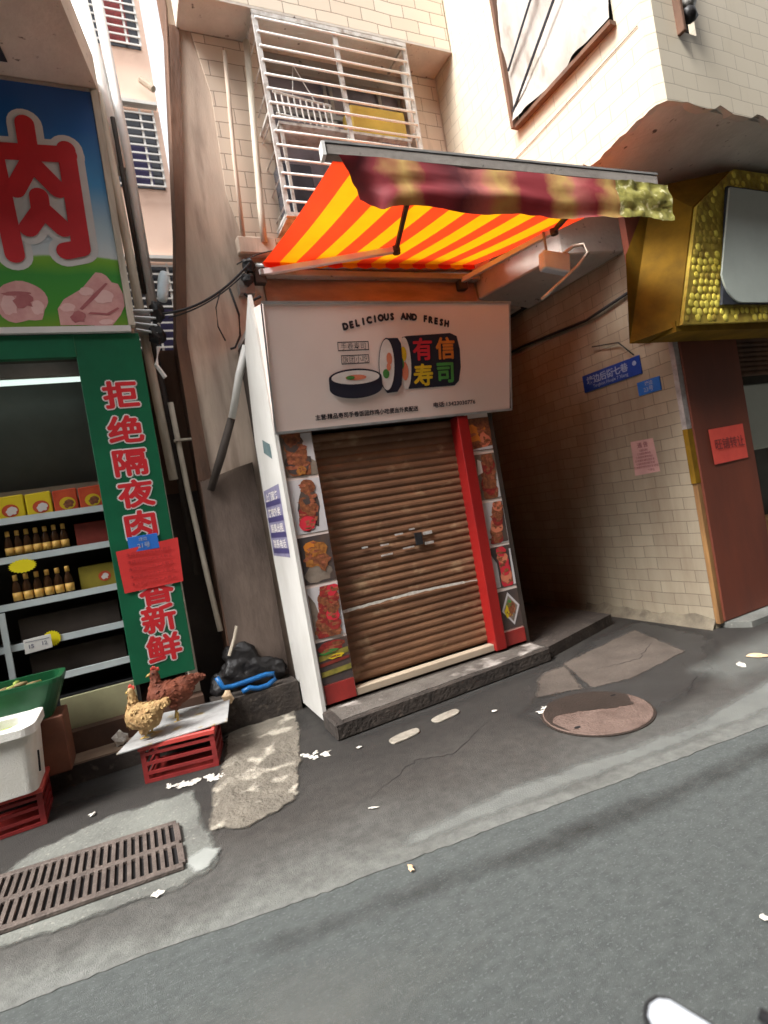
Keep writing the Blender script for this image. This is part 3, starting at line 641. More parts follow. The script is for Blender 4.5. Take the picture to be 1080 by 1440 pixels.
# upper street window with wrapped bundle
wd = B(); wd.box(3.83, 4.06, YB + .05, YB + .07, 4.32, 8.2); w0 = wd.build('window', M['windark'], rt)
q = B(); q.box(3.845, 3.875, YB - .05, YB + .04, 4.28, 6.0); q.build('window_frame', M['brown'], w0, bevel=.004)
bu = thing('wrapped_bundle', 'black and white plastic wrapped bundle in the upper right window', 'bundle', (3.97, 2.33, 4.34))
q = B(); 
for i in range(6): q.blob((3.955 + .01 * math.sin(i * 2), YB - .03, 4.42 + i * .085), (.055, .05, .055), i % 2, 10, .5, seed=i)
q.build('wrapping', [M['bag'], M['plastic']], bu, smooth=True)
# window of the bay covered with plastic sheet
ps = thing('plastic_sheet', 'crumpled white plastic sheet hung over the side window of the jutting upper floor', 'plastic sheet', (3.55, 3.1, 4.5))
b = B(); NU, NV = 30, 44
vs = []
for j in range(NV + 1):
    for i in range(NU + 1):
        u = i / NU; v = j / NV; y = 2.60 + u * 1.03; z = 4.54 + v * 3.2
        d = .07 * noise.noise(Vector((y * 2.6 + z * 2.1, z * .8 - y * .8, 1))) + .03 * abs(noise.noise(Vector((y * 5 + z * 4, z * 1.4 - y, 4)))) 
        vs.append((3.548 - d * 1.3, y + .02 * noise.noise(Vector((z * 4, u, 9))), z))
b.add(vs, [(j * (NU + 1) + i, j * (NU + 1) + i + 1, (j + 1) * (NU + 1) + i + 1, (j + 1) * (NU + 1) + i) for j in range(NV) for i in range(NU)])
b.build('sheet', M['plastic'], ps, smooth=True)
q = B(); q.box(3.50, 3.575, 3.635, 3.668, 4.50, 8.0); q.box(3.515, 3.575, 2.60, 3.634, 4.492, 4.522); q.build('sheet_frame', M['brown'], ps)
q = B(); q.tube([(3.53, 2.62, 5.35), (3.51, 3.62, 4.62)], .012, 6); q.tube([(3.53, 2.62, 5.75), (3.51, 3.60, 4.95)], .010, 6); q.build('tie_bars', M['windark'], ps)
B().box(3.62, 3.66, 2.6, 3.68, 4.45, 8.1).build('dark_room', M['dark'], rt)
# crack lines on the bay are thin wires running down
for i, (a, c, lab) in enumerate((((3.573, 4.55, 4.28), (3.573, 2.45, 4.36), 'upper thin dark wire running along the bright tiled bay'), )):
    tag(B().tube([a, Vector(a).lerp(Vector(c), .5) + Vector((0, 0, -.01)), c], .003, 5).build('wall_wire', M['brown']), lab, 'wire')

# signs on the alley wall (faces -x): coordinates (-y, z)
F = FX(4.296)
s = thing('street_name_sign', 'long dark blue street name sign on the tiled alley wall', 'sign', (4.29, 3.75, 2.35))
q = B(); q.box(4.286, 4.297, 3.42, 4.10, 2.262, 2.428); q.build('sign_plate', M['bluesign'], s, bevel=.003)
FS = FX(4.2855)
q = B(); q.text('塘边后街七巷', FS, -3.80, 2.365, .082, .002); q.text('Tangbian Houjie 7 Xiang', FS, -3.77, 2.295, .042, .0005); q.flat(disc(-3.48, 2.372, .022, .022), FS, .0016); q.build('lettering', M['bluetext'], s)
s = thing('house_number_plate', 'small blue house number plate below the street name sign', 'sign', (4.29, 3.37, 2.1))
q = B(); q.box(4.286, 4.297, 3.26, 3.49, 2.075, 2.195); q.build('sign_plate', M['bluesign2'], s, bevel=.002)
q = B(); q.text('塘边', FS, -3.37, 2.165, .04, .001); q.text('23号', FS, -3.38, 2.115, .05, .001); q.build('lettering', M['bluetext'], s)
s = thing('pink_notice', 'pink paper notice pasted on the tiled alley wall', 'notice', (4.29, 3.53, 1.5))
q = B(); q.poly([(4.293, 3.665, 1.69), (4.293, 3.425, 1.685), (4.291, 3.405, 1.385), (4.293, 3.675, 1.375)]).build('paper', M['pinkpaper'], s)
FN = FX(4.2905); q = B(); q.text('通 告', FN, -3.54, 1.645, .05, .0015, m=0)
for k, w in enumerate((.12, .16, .18, .18, .15, .18)):
    q.text('各位居民请勿在此乱倒垃圾'[:6 + k], FN, -3.54, 1.595 - k * .03, .022, .0006, sx=w / .15 * .9)
q.text('管理处', FN, -3.49, 1.41, .024, .0005); q.build('lettering', M['pinkink'], s)
s = thing('coral_notice', 'coral red paper notice taped to the maroon board', 'notice', (4.75, 3.06, 1.5))
q = B(); q.poly([(4.515, 3.063, 1.665), (4.98, 3.060, 1.675), (4.985, 3.063, 1.375), (4.52, 3.060, 1.365)]).build('paper', M['coral'], s)
q = B(); q.text('旺铺转让', FY(3.058), 4.76, 1.53, .10, .001); q.build('lettering', M['redink'], s)

# yellow lightbox sign of the right shop
yb = thing('yellow_shop_sign', 'yellow mosaic edged box sign above the maroon board', 'shop sign', (4.8, 2.9, 2.45))
YF = 2.76
side = B(); pf = [(3.98, 2.46), (4.38, 3.39), (4.92, 3.73), (8, 3.75), (8, 2.50)]
side.box(3.95, 8, 2.80, 3.06, 2.42, 2.50)
side.prism([(3.74, 3.05, 2.42), (3.97, 2.79, 2.46), (4.36, 2.79, 3.39), (4.90, 2.79, 3.73), (4.30, 3.05, 3.70), (3.86, 3.05, 3.12)], (.25, .02, 0))
side.build('side_board', M['orange'], yb)
q = B(); q.prism([(x, YF, z) for x, z in pf], (0, .03, 0)); q.build('front_board', M['gold'], yb)
tl = B(); random.seed(3)
def infr(x, z):   # keep on the border of the front board
    left = 3.98 + (z - 2.46) * .43 if z < 3.39 else 4.38 + (z - 3.39) * 1.6
    return x > left + .03 and z < 3.70 and z > 2.50 and not (x > 4.44 + (z - 2.6) * .30 and 2.60 < z < 3.56)
zz = 2.50; row = 0
while zz < 3.72:
    xx = 3.98 + (row % 2) * .033
    while xx < 6.0:
        x = xx + random.uniform(-.010, .010); z = zz + random.uniform(-.008, .008)
        if infr(x, z) and random.random() > .08: r = random.uniform(.024, .034); tl.blob((x, YF - .001, z), (r, .006, r), 1 if (z > 3.0 and random.random() < .75) or random.random() < .12 else 0, 10)
        xx += .064
    zz += .056; row += 1
tl.build('mosaic_studs', [M['yellowtile'], M['gold']], yb, smooth=True)
pp = [(4.50, 2.62), (4.62, 2.595), (6.5, 2.62), (6.5, 3.55), (4.77, 3.55), (4.50, 2.78)]
q = B(); q.prism([(x, YF - .03, z) for x, z in [(4.44, 2.60), (6.6, 2.60), (6.6, 3.56), (4.75, 3.56)]], (0, .025, 0)); q.build('panel_backing', M['windark'], yb)
q = B(); r_ = []
for k in range(13): a = math.pi + k / 12 * math.pi / 2; r_.append((4.67 + .20 * math.cos(a), 2.83 + .22 * math.sin(a)))
q.prism([(x, YF - .045, z) for x, z in r_ + [(6.0, 2.61), (6.25, 2.72), (6.45, 2.9), (6.45, 3.54), (4.75, 3.54)]], (0, .014, 0)); q.build('mirror_panel', M['glassgrey'], yb)
B().box(3.93, 4.2, 3.062, 3.118, 2.45, 3.60).build('dark_return', M['maroon'], yb)

# lamp below the soffit
lp = thing('alley_lamp', 'white box lamp with curved conduit under the soffit of the alley', 'lamp', (3.85, 3.95, 3.45))
q = B(); q.prism([(3.40, 3.45, 3.20), (3.63, 3.40, 3.14), (3.66, 3.40, 3.30), (3.42, 3.45, 3.35)], (.02, .09, 0)); q.build('lamp_body', M['lampwhite'], lp, bevel=.01)
q = B(); q.tube([(3.50, 3.50, 3.32), (3.52, 3.52, 3.84)], .010, 8); q.build('hanger', M['soffit2'], lp)
q = B(); q.tube([(3.60, 3.44, 3.30), (3.70, 3.40, 3.36), (3.77, 3.36, 3.36), (3.79, 3.34, 3.28), (3.70, 3.38, 3.19), (3.58, 3.44, 3.10), (3.40, 3.54, 2.97)], .014, 8); q.build('conduit', M['beige'], lp, smooth=True)
wc = thing('pipe_elbows', 'cluster of grey pipe elbows at the top of the alley wall corner', 'pipe fittings', (4.27, 3.4, 2.6))
q = B()
for i in range(4): q.tube([(4.24, 3.36, 2.62 + i * .12), (4.22, 3.30, 2.64 + i * .12), (4.24, 3.22, 2.62 + i * .12), (4.28, 3.2, 2.60 + i * .12)], .022, 8)
q.build('elbow', M['soffit2'], wc, smooth=True)
tag(B().tube([(4.28, 3.25, 3.0), (4.26, 3.9, 2.92), (4.26, 4.8, 2.98), (4.26, 7, 3.0)], .014, 6).build('wall_cable', M['black'], smooth=True), 'dark cable running along the top of the alley wall', 'cable')
ew = tag(B().tube([(4.27, 3.9, 2.66), (4.27, 3.6, 2.60), (4.27, 3.46, 2.44)], .006, 6).build('sign_wire', M['black'], smooth=True), 'short dark wire above the street name sign', 'wire')

# raised alley floor + kerb at the right
B().prism([(2.99, 3.70, .005), (4.02, 3.98, .005), (4.02, 11.9, .005), (3.11, 11.9, .005), (3.11, 4.7, .005), (2.99, 4.6, .005)], (0, 0, .10)).build('alley_floor', M['kerb'], kind='structure')
B().prism([(4.36, 3.06, .005), (4.45, 2.92, .005), (8, 2.80, .005), (8, 3.9, .005), (4.36, 3.9, .005)], (0, 0, .05)).build('shop_threshold', M['gutter'], kind='structure')

# ------------------------------------------------------------------ sushi kiosk
kt = thing('sushi_kiosk', 'narrow sushi kiosk with brown roller shutter down and white sign box above it', 'kiosk', (2.0, 3.9, 0))
KY = 3.90
sp = B(); sp.prism([(1.05, 3.88, .05), (1.05, 3.88, 2.9), (1.05, 3.93, 3.16), (1.05, 4.30, 2.90), (1.05, 4.50, 2.2), (1.05, 4.56, 1.2), (1.05, 4.50, .05)][::-1], (.028, 0, 0))
sp.build('side_panel', M['panelwhite'], kt)
B().box(1.084, 2.95, 4.30, 4.68, .0, 3.0).build('body', M['darkbrown'], kt)
B().box(2.93, 2.97, 3.90, 4.299, .0, 3.0).build('side_panel', M['darkbrown'], kt)
B().box(1.084, 3.10, 3.92, 4.66, 3.0, 3.04).build('roof', M['alum'], kt)
B().box(1.09, 2.92, 3.92, 4.29, 2.14, 2.30).build('shutter_box', M['darkbrown'], kt)
s = B()
NS = 31; z0 = .21; pitch = (2.12 - z0) / NS; prof = []
for i in range(NS):
    for f, d in ((0, .004), (.14, .0), (.35, -.006), (.65, -.006), (.88, 0)): prof.append((3.985 + d, z0 + (i + f) * pitch))
prof.append((3.997, 2.12))
vs = []
for y, z in prof: vs += [(1.34, y, z), (2.60, y, z)]
s.add(vs, [(2 * i, 2 * i + 1, 2 * i + 3, 2 * i + 2) for i in range(len(prof) - 1)])
s.build('roller_shutter', M['shutter'], kt)
lk = B(); lk.box(2.07, 2.13, 3.955, 3.972, 1.14, 1.24, 1); lk.box(2.15, 2.23, 3.960, 3.972, 1.21, 1.235); lk.box(2.15, 2.23, 3.960, 3.972, 1.13, 1.15)
for x, z, w in ((1.60, 1.20, .05), (1.76, 1.19, .07), (1.75, 1.11, .10), (1.90, 1.25, .07), (2.03, 1.27, .05), (1.95, 1.13, .10)): lk.box(x, x + w, 3.966, 3.972, z, z + .012)
lk.build('shutter_lock', [M['bars'], M['black']], kt)
wl_ = []
for i in range(40):
    x = 1.36 + i * (2.58 - 1.36) / 39; wl_.append((x, .765 + .02 * math.sin((x - 1.36) * 2.3) - .02 * (x - 1.36) + .004 * noise.noise(Vector((x * 20, 0, 0)))))
b = B()
for i in range(39):
    (a, za), (c, zc) = wl_[i], wl_[i + 1]; w1 = .010 + .006 * noise.noise(Vector((a * 9, 2, 2))) if a < 2.45 else .004
    b.add([(a, 3.962, za - w1), (c, 3.962, zc - w1), (c, 3.962, zc + w1), (a, 3.962, za + w1)], [(0, 1, 2, 3)])
b.build('torn_tape', M['chip'], kt)
B().box(1.335, 2.60, 3.90, 3.97, .142, .20).build('threshold', M['tan'], kt, bevel=.006)
B().box(2.596, 2.700, 3.865, 3.995, .145, 2.125).build('red_post', M['red'], kt, bevel=.004)
B().box(1.085, 1.335, 3.905, 3.98, .145, 2.135).build('left_board', M['signwhite'], kt)
B().box(2.702, 2.93, 3.905, 3.98, .145, 2.135).build('right_board', M['signwhite'], kt)
# door step
st_ = B(); st_.prism([(1.03, 3.56, .005), (2.96, 3.64, .005), (2.99, 3.90, .005), (2.99, 4.28, .005), (1.084, 4.28, .005), (1.084, 3.87, .005), (1.04, 3.87, .005)], (0, 0, .118))
st_.build('step_block', M['kerb'], kt, bevel=.012)
tp = jag([(1.10, 3.59), (2.93, 3.665), (2.93, 3.86), (1.10, 3.86)], .012, .04, True, 9, 12)
B().prism([(x, y, .118) for x, y in tp], (0, 0, .010)).build('step_top', M['steptop'], kt)
q = B(); q.box(1.095, 1.330, 3.893, 3.904, .148, .285); q.build('base_panel', M['dullred'], kt); q = B(); q.box(2.71, 2.928, 3.893, 3.904, .148, .265); q.build('base_panel', M['dullred'], kt)
# food photographs
def photo(x0, x1, z0, z1, bg, shapes, tops=None):
    F = FY(3.903); b = B(); d = .002; mats = [M[bg], M['signwhite']]
    b.flat([(x0, z0), (x1, z0), (x1, z1), (x0, z1)], F, d, 0)
    w = x1 - x0; h = z1 - z0; LI = len(shapes) + 2; LD = LI + 1
    for i, (mn, pts) in enumerate(shapes):
        mats.append(M[mn]); fit = lambda pts: [(x0 + max(.01, min(.99, a)) * w, z0 + max(.01, min(.99, c)) * h) for a, c in pts]
        b.flat(fit(pts), F, d + .0008 * (i + 1), i + 2)
        if len(pts) >= 10 and mn not in ('phwhite', 'phbeige'):
            cx = sum(p[0] for p in pts) / len(pts); cz = sum(p[1] for p in pts) / len(pts); rx = max(p[0] for p in pts) - cx; rz = max(p[1] for p in pts) - cz
            rr_ = random.Random(i * 7 + int(z0 * 90))
            for k_ in range(6):
                a_ = rr_.uniform(0, 6.28); q_ = rr_.uniform(.15, .85); dd = d + .0008 * (i + 1) + .0001 * (k_ + 1)
                b.flat(fit(disc(cx + rx * q_ * math.cos(a_), cz + rz * q_ * math.sin(a_), rx * rr_.uniform(.15, .5), rz * rr_.uniform(.08, .25), 9, .9, 0, k_ + i)), F, dd, [LI, LD][k_ % 2])
    mats += [M['glaze'], M['meat1']]
    return b.build('food_photo', mats, kt)
def sk_(cx0, cy0, cx1, cy1, n, r, ms, sd):
    out = []
    for i in range(n):
        f = i / (n - 1); out.append((ms[i % len(ms)], disc(cx0 + (cx1 - cx0) * f, cy0 + (cy1 - cy0) * f, r * (1.1 - .25 * f), r * .62 * (1.1 - .2 * f), 16, .35, 0, sd + i)))
    return out
XL0, XL1 = 1.090, 1.333
photo(XL0, XL1, 1.815, 2.13, 'phbeige', [('phwhite', [(.5, 0.6), (.98, .3), (.98, .98), (.6, .98)])] + sk_(.45, .16, .35, .95, 6, .36, ['meat1', 'phdark', 'meat1'], 1) + [('meat3', disc(.5, .12, .16, .1, 12, .4))])
photo(XL0, XL1, 1.395, 1.79, 'phwhite', [('phdark', disc(.55, .45, .34, .38, 18, .3))] + sk_(.42, .22, .58, .85, 5, .26, ['meat2', 'meat2', 'meat1', 'phdark', 'meat1'], 5) + [('pred', disc(.40, .18, .26, .13, 14, .2))])
photo(XL0, XL1, 1.025, 1.37, 'phdark', [('phbeige', disc(.5, .2, .45, .18, 14, .3)), ('meat3', disc(.45, .6, .42, .28, 16, .7, 0, 3)), ('porange', disc(.35, .72, .22, .16, 12, .8, 0, 4)), ('meat1', disc(.7, .45, .22, .18, 12, .7, 0, 5)), ('meat3', disc(.5, .66, .18, .1, 12, .8, 0, 9))])
photo(XL0, XL1, .62, 1.0, 'phwhite', [('phbeige', [(.02, .02), (.4, .02), (.2, .7), (.02, .9)])] + sk_(.30, .12, .55, .9, 6, .22, ['meat2', 'meat1', 'meat2'], 8) + sk_(.62, .12, .8, .9, 6, .22, ['meat1', 'meat2', 'pred'], 18))
photo(XL0, XL1, .29, .60, 'phdark', [('meat2', disc(.5, .85, .45, .12, 14, .4)), ('phgreen', [(.02, .55), (.98, .62), (.98, .75), (.02, .68)]), ('oldred', [(.02, .42), (.98, .48), (.98, .55), (.02, .5)]), ('pyellow', disc(.6, .60, .25, .05, 12, .5)), ('phgreen', [(.02, .18), (.98, .22), (.98, .34), (.02, .30)]), ('leaf', disc(.4, .74, .3, .05, 12, .5))])
XR0, XR1 = 2.712, 2.928
photo(XR0, XR1, 1.82, 2.10, 'meat1', [('porange', disc(.4, .55, .4, .3, 18, .8, 0, 7)), ('meat1', disc(.5, .5, .12, .1, 10, .8, 0, 3)), ('salmon', disc(.65, .3, .25, .2, 12, .8, 0, 8)), ('phwhite', [(.02, .02), (.98, .02), (.98, .12), (.02, .06)])])
photo(XR0, XR1, 1.40, 1.79, 'phbeige', [('phwhite', [(.75, .02), (.98, .02), (.98, .6)])] + sk_(.5, .15, .62, .9, 6, .34, ['meat1', 'meat2', 'meat1'], 11) + [('rice', [(.05, .55), (.3, .6), (.28, .85), (.12, .9)])])
photo(XR0, XR1, 1.015, 1.375, 'phwhite', [('phdark', [(.55, .02), (.98, .02), (.98, .98), (.6, .98)])] + sk_(.42, .12, .72, .9, 6, .28, ['meat2', 'meat1', 'salmon'], 15))
photo(XR0, XR1, .64, .99, 'phdark', [('phwhite', [(.02, .02), (.25, .02), (.25, .6), (.02, .85)])] + sk_(.60, .14, .52, .88, 6, .26, ['pred', 'salmon', 'pred'], 20) + [('phwhite', [(.86, .02), (.98, .02), (.98, .9), (.9, .9)])])
photo(XR0, XR1, .28, .61, 'phdark', [('phwhite', [(.5, .95), (.98, .55), (.6, .08), (.1, .5)]), ('phbeige', [(.5, .86), (.88, .55), (.58, .17), (.2, .5)]), ('pyellow', disc(.45, .48, .2, .16, 12, .6)), ('meat1', disc(.62, .52, .16, .16, 12, .7)), ('leaf', disc(.5, .66, .12, .08, 12, .6))])
# sign box
O = Vector((1.06, 3.86, 2.14)); U = Vector((1, 0, 0)); V = Vector((0, -.2, .85)).normalized(); SF = (O, U, V); SN = U.cross(V)
sg = B(); c = [O + U * a + V * bb for a, bb in ((0, 0), (2.08, .0), (2.10, .875), (.01, .875))]
sg.add(c + [Vector((1.06, 3.925, 2.14)), Vector((3.10, 3.925, 2.14)), Vector((3.10, 3.925, 3.06)), Vector((1.07, 3.925, 3.06))],
       [(0, 1, 2, 3), (4, 7, 6, 5), (0, 4, 5, 1), (3, 2, 6, 7), (0, 3, 7, 4), (1, 5, 6, 2)])
sx = sg.build('sign_box', M['signwhite'], kt)
q = B()
for a0, a1, b0, b1 in ((-.012, 2.10, -.012, .006), (-.002, 2.112, .868, .886)): q.prism([O + U * a + V * bb + SN * .002 for a, bb in ((a0, b0), (a1, b0), (a1, b1), (a0, b1))], SN * .006)
for x in (-.010, 2.09): q.prism([O + U * a + V * bb + SN * .002 for a, bb in ((x, .007), (x + .012, .007), (x + .012, .867), (x, .867))], SN * .006)
q.build('sign_edging', M['alum'], sx)
tx = B()
word = 'DELICIOUS AND FRESH'; n = len(word)
for i, chh in enumerate(word):
    if chh == ' ': continue
    f = i / (n - 1); x = .60 + f * .87; zc = .712 + .062 * math.sin(math.pi * f) ** 1.0 + f * .006
    tx.bold(chh, SF, x, zc, .064, .0055, .003, n=6, sx=.95, rot=(.5 - f) * .30)
for (x0, x1, z0, z1), w in (((.525, .775, .54, .605), '手卷寿司'), ((.545, .77, .445, .51), '饭团小吃')):
    for a0, a1, b0, b1 in ((x0, x1, z0, z0 + .007), (x0, x1, z1 - .007, z1), (x0, x0 + .005, z0 + .008, z1 - .008), (x1 - .005, x1, z0 + .008, z1 - .008)): tx.flat(rct(a0, a1, b0, b1), SF, .003)
    tx.text(w, SF, (x0 + x1) / 2, (z0 + z1) / 2, .052, -.0004, .003)
tx.bold('主营:精品寿司手卷饭团炸鸡小吃便当外卖配送', SF, .735, .080, .042, .0016, .003, n=4, sx=1.02)
tx.bold('电话:13423030776', SF, 1.515, .093, .044, .0016, .003, n=4, sx=1.22)
tx.build('lettering', M['ink'], sx)
# maki artwork
ar = B(); AM = [M['maki'], M['rice'], M['salmon'], M['leaf'], M['pyellow']]
def el(cx, cz, rx, rz, m, d, n=30, rot=0, j=0):
    pts = [(cx + rx * math.cos(t) * math.cos(rot) - rz * math.sin(t) * math.sin(rot), cz + rx * math.cos(t) * math.sin(rot) + rz * math.sin(t) * math.cos(rot)) for t in [2 * math.pi * k / n for k in range(n)]]
    ar.flat(pts, SF, d, m)
# long roll
ar.flat([(1.06, .625), (1.10, .632), (1.50, .645), (1.56, .62), (1.585, .52), (1.588, .38), (1.565, .27), (1.52, .235), (1.10, .235), (1.05, .255)], SF, .003, 0)
el(1.075, .43, .052, .195, 1, .0045); el(1.062, .50, .028, .055, 4, .006); el(1.068, .37, .03, .07, 2, .006); el(1.045, .43, .018, .04, 3, .0075)
# standing slice
ar.flat([(.92, .62), (1.02, .62), (1.045, .58), (1.05, .42), (1.03, .27), (.99, .22), (.90, .215), (.86, .27)], SF, .0085, 0)
el(.915, .425, .072, .198, 0, .0095, rot=-.05); el(.912, .425, .064, .188, 1, .0105, rot=-.05); el(.935, .47, .024, .045, 2, .0115); el(.90, .36, .028, .035, 3, .0115); el(.925, .41, .018, .03, 2, .0123)
# lying slice
ar.flat([(.43, .34)] + [(.645 + .215 * math.cos(t), .27 + .075 * math.sin(t)) for t in [math.pi + math.pi * k / 16 for k in range(17)]] + [(.86, .34)], SF, .0135, 0)
el(.645, .345, .215, .066, 0, .0145); el(.645, .348, .195, .050, 1, .0155); el(.645, .347, .085, .020, 2, .0165); el(.60, .347, .035, .014, 3, .0175)
ar.build('roll_artwork', AM, sx)
for chh, x, z, m in (('有', 1.235, .53, 'pred'), ('信', 1.445, .53, 'porange'), ('寿', 1.23, .335, 'pyellow'), ('司', 1.435, .34, 'pgreen')):
    q = B(); q.bold(chh, SF, x, z, .175, .006, .006, n=6, sx=1.05); q.build('lettering', M[m], sx)
# notice on the side panel and small sticker
s = thing('side_notice', 'lilac and purple striped notice on the white side panel of the kiosk', 'notice', (1.048, 4.25, 1.2))
q = B(); F1 = FX(1.0495)
q.flat([(-4.53, 1.25), (-4.02, 1.24), (-3.99, 1.79), (-4.50, 1.78)], F1, .001, 0)
for i in range(4): q.flat(rct(-4.50, -4.02, 1.27 + i * .125, 1.31 + i * .125), F1, .002, 1)
for i in range(4): q.text(['联系电话', '厨具出租', '宵夜外卖', '上门服务'][i], F1, -4.26, 1.345 + i * .125, .07, .001, .0025, 2, sx=1.4)
q.build('paper', [M['lilac'], M['purple'], M['rice']], s)
o = B().flat([(-4.26, 2.06), (-4.04, 1.98), (-4.04, 2.09), (-4.24, 2.16)], FX(1.0485), .001).build('wall_sticker', mat('teal sticker', (.07, .12, .13), (.13, .18, .18), 12, .6)); tag(o, 'small dark teal sticker near the top of the kiosk side panel', 'sticker')

# ------------------------------------------------------------------ awning
aw = thing('striped_awning', 'folding arm awning striped red and yellow, unrolled over the kiosk sign', 'awning', (2.5, 4.6, 3.7))
bl = Vector((1.40, 4.62, 3.72)); brr = Vector((3.58, 4.62, 3.76)); fl = Vector((1.40, 2.84, 3.50)); frr = Vector((3.64, 2.56, 3.375))
M['stripes'] = None
def stripe_mat():
    red = (.86, .050, .008); yel = (.95, .50, .0)
    st = []
    N_ = 21
    for i in range(N_): st.append((i / N_, red if i % 2 == 0 else yel))
    return ramp_mat('awning stripes', 'X', 0, 1, st, .6, .75, 'CONSTANT')
# the canopy is woven in two cloths, alternate strips
cr_ = mat('red cloth', (.88, .06, .012), (.86, .05, .012), 5, .7, transl=.42); cy_ = mat('yellow cloth', (.93, .38, .004), (.91, .34, .004), 5, .7, transl=.42)
NXs, NY = 15, 10
cb = B()
def cp(u, v):
    a = bl.lerp(brr, u); c = fl.lerp(frr, u); p = a.lerp(c, v); p.z -= .025 * math.sin(math.pi * v) + .006 * math.sin(u * 40) * v * (1 - v); return p
for i in range(NXs):
    for sub in range(2):
        for j in range(NY):
            u0 = (i + sub / 2) / NXs; u1 = (i + (sub + 1) / 2) / NXs; v0 = j / NY; v1 = (j + 1) / NY
            cb.add([cp(u0, v0), cp(u1, v0), cp(u1, v1), cp(u0, v1)], [(0, 1, 2, 3)], i % 2)
cb.build('canopy', [cr_, cy_], aw)
# little scalloped hem hanging at the wall edge
hm = B()
for i in range(NXs):
    a = bl.lerp(brr, i / NXs); c = bl.lerp(brr, (i + 1) / NXs); y = -.05
    hm.add([a + Vector((0, y, -.004)), c + Vector((0, y, -.004)), c + Vector((0, y - .01, -.05)), c.lerp(a, .5) + Vector((0, y - .01, -.065)), a + Vector((0, y - .01, -.05))], [(0, 1, 2, 3, 4)], i % 2)
hm.build('hem', [cr_, cy_], aw)
q = B(); q.tube([bl + Vector((-.05, .02, -.02)), brr + Vector((.05, .02, -.02))], .035, 12); q.build('roller_tube', M['alum'], aw, smooth=True)
q = B(); q.box(1.36, 3.62, 4.56, 4.645, 3.60, 3.655); q.build('wall_bar', M['soffit2'], aw, bevel=.006)
fb0 = Vector((1.34, 2.86, 3.53)); fb1 = Vector((3.63, 2.55, 3.375))
d_ = (fb1 - fb0).normalized(); nrm = Vector((-d_.y, d_.x, 0)).normalized()
q = B(); a = fb0; q.prism([a + nrm * s1 + Vector((0, 0, z1)) for s1, z1 in ((-.03, -.035), (.03, -.035), (.03, .03), (-.03, .03))], fb1 - fb0, 0); fb = q.build('front_bar', M['soffit2'], aw, bevel=.006)
q = B(); q.prism([a - d_ * .02 + nrm * s1 + Vector((0, 0, z1)) for s1, z1 in ((-.036, -.042), (.036, -.042), (.036, .037), (-.036, .037))], d_ * .02, 0); q.build('end_cap', M['white'], fb)
q = B(); q.prism([fb0 + nrm * s1 + Vector((0, 0, .032)) for s1 in (-.034, .034)] + [fb0 + nrm * .034 + Vector((0, 0, .045)), fb0 - nrm * .034 + Vector((0, 0, .045))], fb1 - fb0, 0); q.build('bar_cover', M['alum'], fb)
# valance: heavy wrinkled printed cloth rolled below the bar
mr = (.24, .022, .030); gd = (.46, .30, .09); dk = (.10, .014, .02); pk = (.44, .13, .11)
vm = ramp_mat('printed valance', 'X', -1.1, 1.35, [(0, gd), (.05, mr), (.10, dk), (.16, mr), (.22, gd), (.27, mr), (.36, dk), (.42, pk), (.47, gd), (.52, mr), (.60, mr), (.65, gd), (.69, pk), (.75, mr), (.80, gd), (.86, mr), (.90, dk), (1, gd)], .75, .18, wob=.30, wscale=6)
vg = mat('olive valance', (.40, .37, .10), (.16, .15, .04), 16, .4, .4, 18, c3=(.66, .62, .34), scale3=20, lo3=.58, hi3=.66, transl=.1)
vg2 = None
va = B(); NV_, NH = 90, 10
L_ = (fb1 - fb0).length
vs = []
for i in range(NV_ + 1):
    u = i / NV_; base = fb0 + (fb1 - fb0) * (.03 + u * 1.0)
    drop = .27 if u > .10 else .12 + .15 * (u / .10)
    drop *= 1 - .12 * max(0, u - .6) - .12 * math.exp(-((u - .88) / .05) ** 2)
    drop += .010 * math.sin(u * 23) + .008 * noise.noise(Vector((u * 30, 1, 8)))
    for j in range(NH + 1):
        v = j / NH
        bulge = .016 * math.sin(v * math.pi) + .020 * noise.noise(Vector((u * 4, v * 3.5, 0))) + .014 * math.sin(v * 9 + u * 5) * v + .007 * noise.noise(Vector((u * 16 + v * 5, v * 7, 5))) + (.022 * noise.noise(Vector((u * 40, v * 6, 3))) if u > .80 else 0)
        inw = .22 * max(0, 1 - u / .12) * v
        p = base - nrm * (.035 + bulge) + nrm * inw + d_ * (.16 * v * max(0, 1 - u / .1)) + Vector((0, 0, -.035 - drop * v))
        vs.append(p)
va.add(vs, [(i * (NH + 1) + j, (i + 1) * (NH + 1) + j, (i + 1) * (NH + 1) + j + 1, i * (NH + 1) + j + 1) for i in range(NV_) for j in range(NH)])
for k in range(len(va.f)):
    i = k // NH
    if i > NV_ * .80 + 4 * noise.noise(Vector((k % NH, 1, 1))): va.m[k] = 1
va.build('valance', [vm, vg], aw, smooth=True)
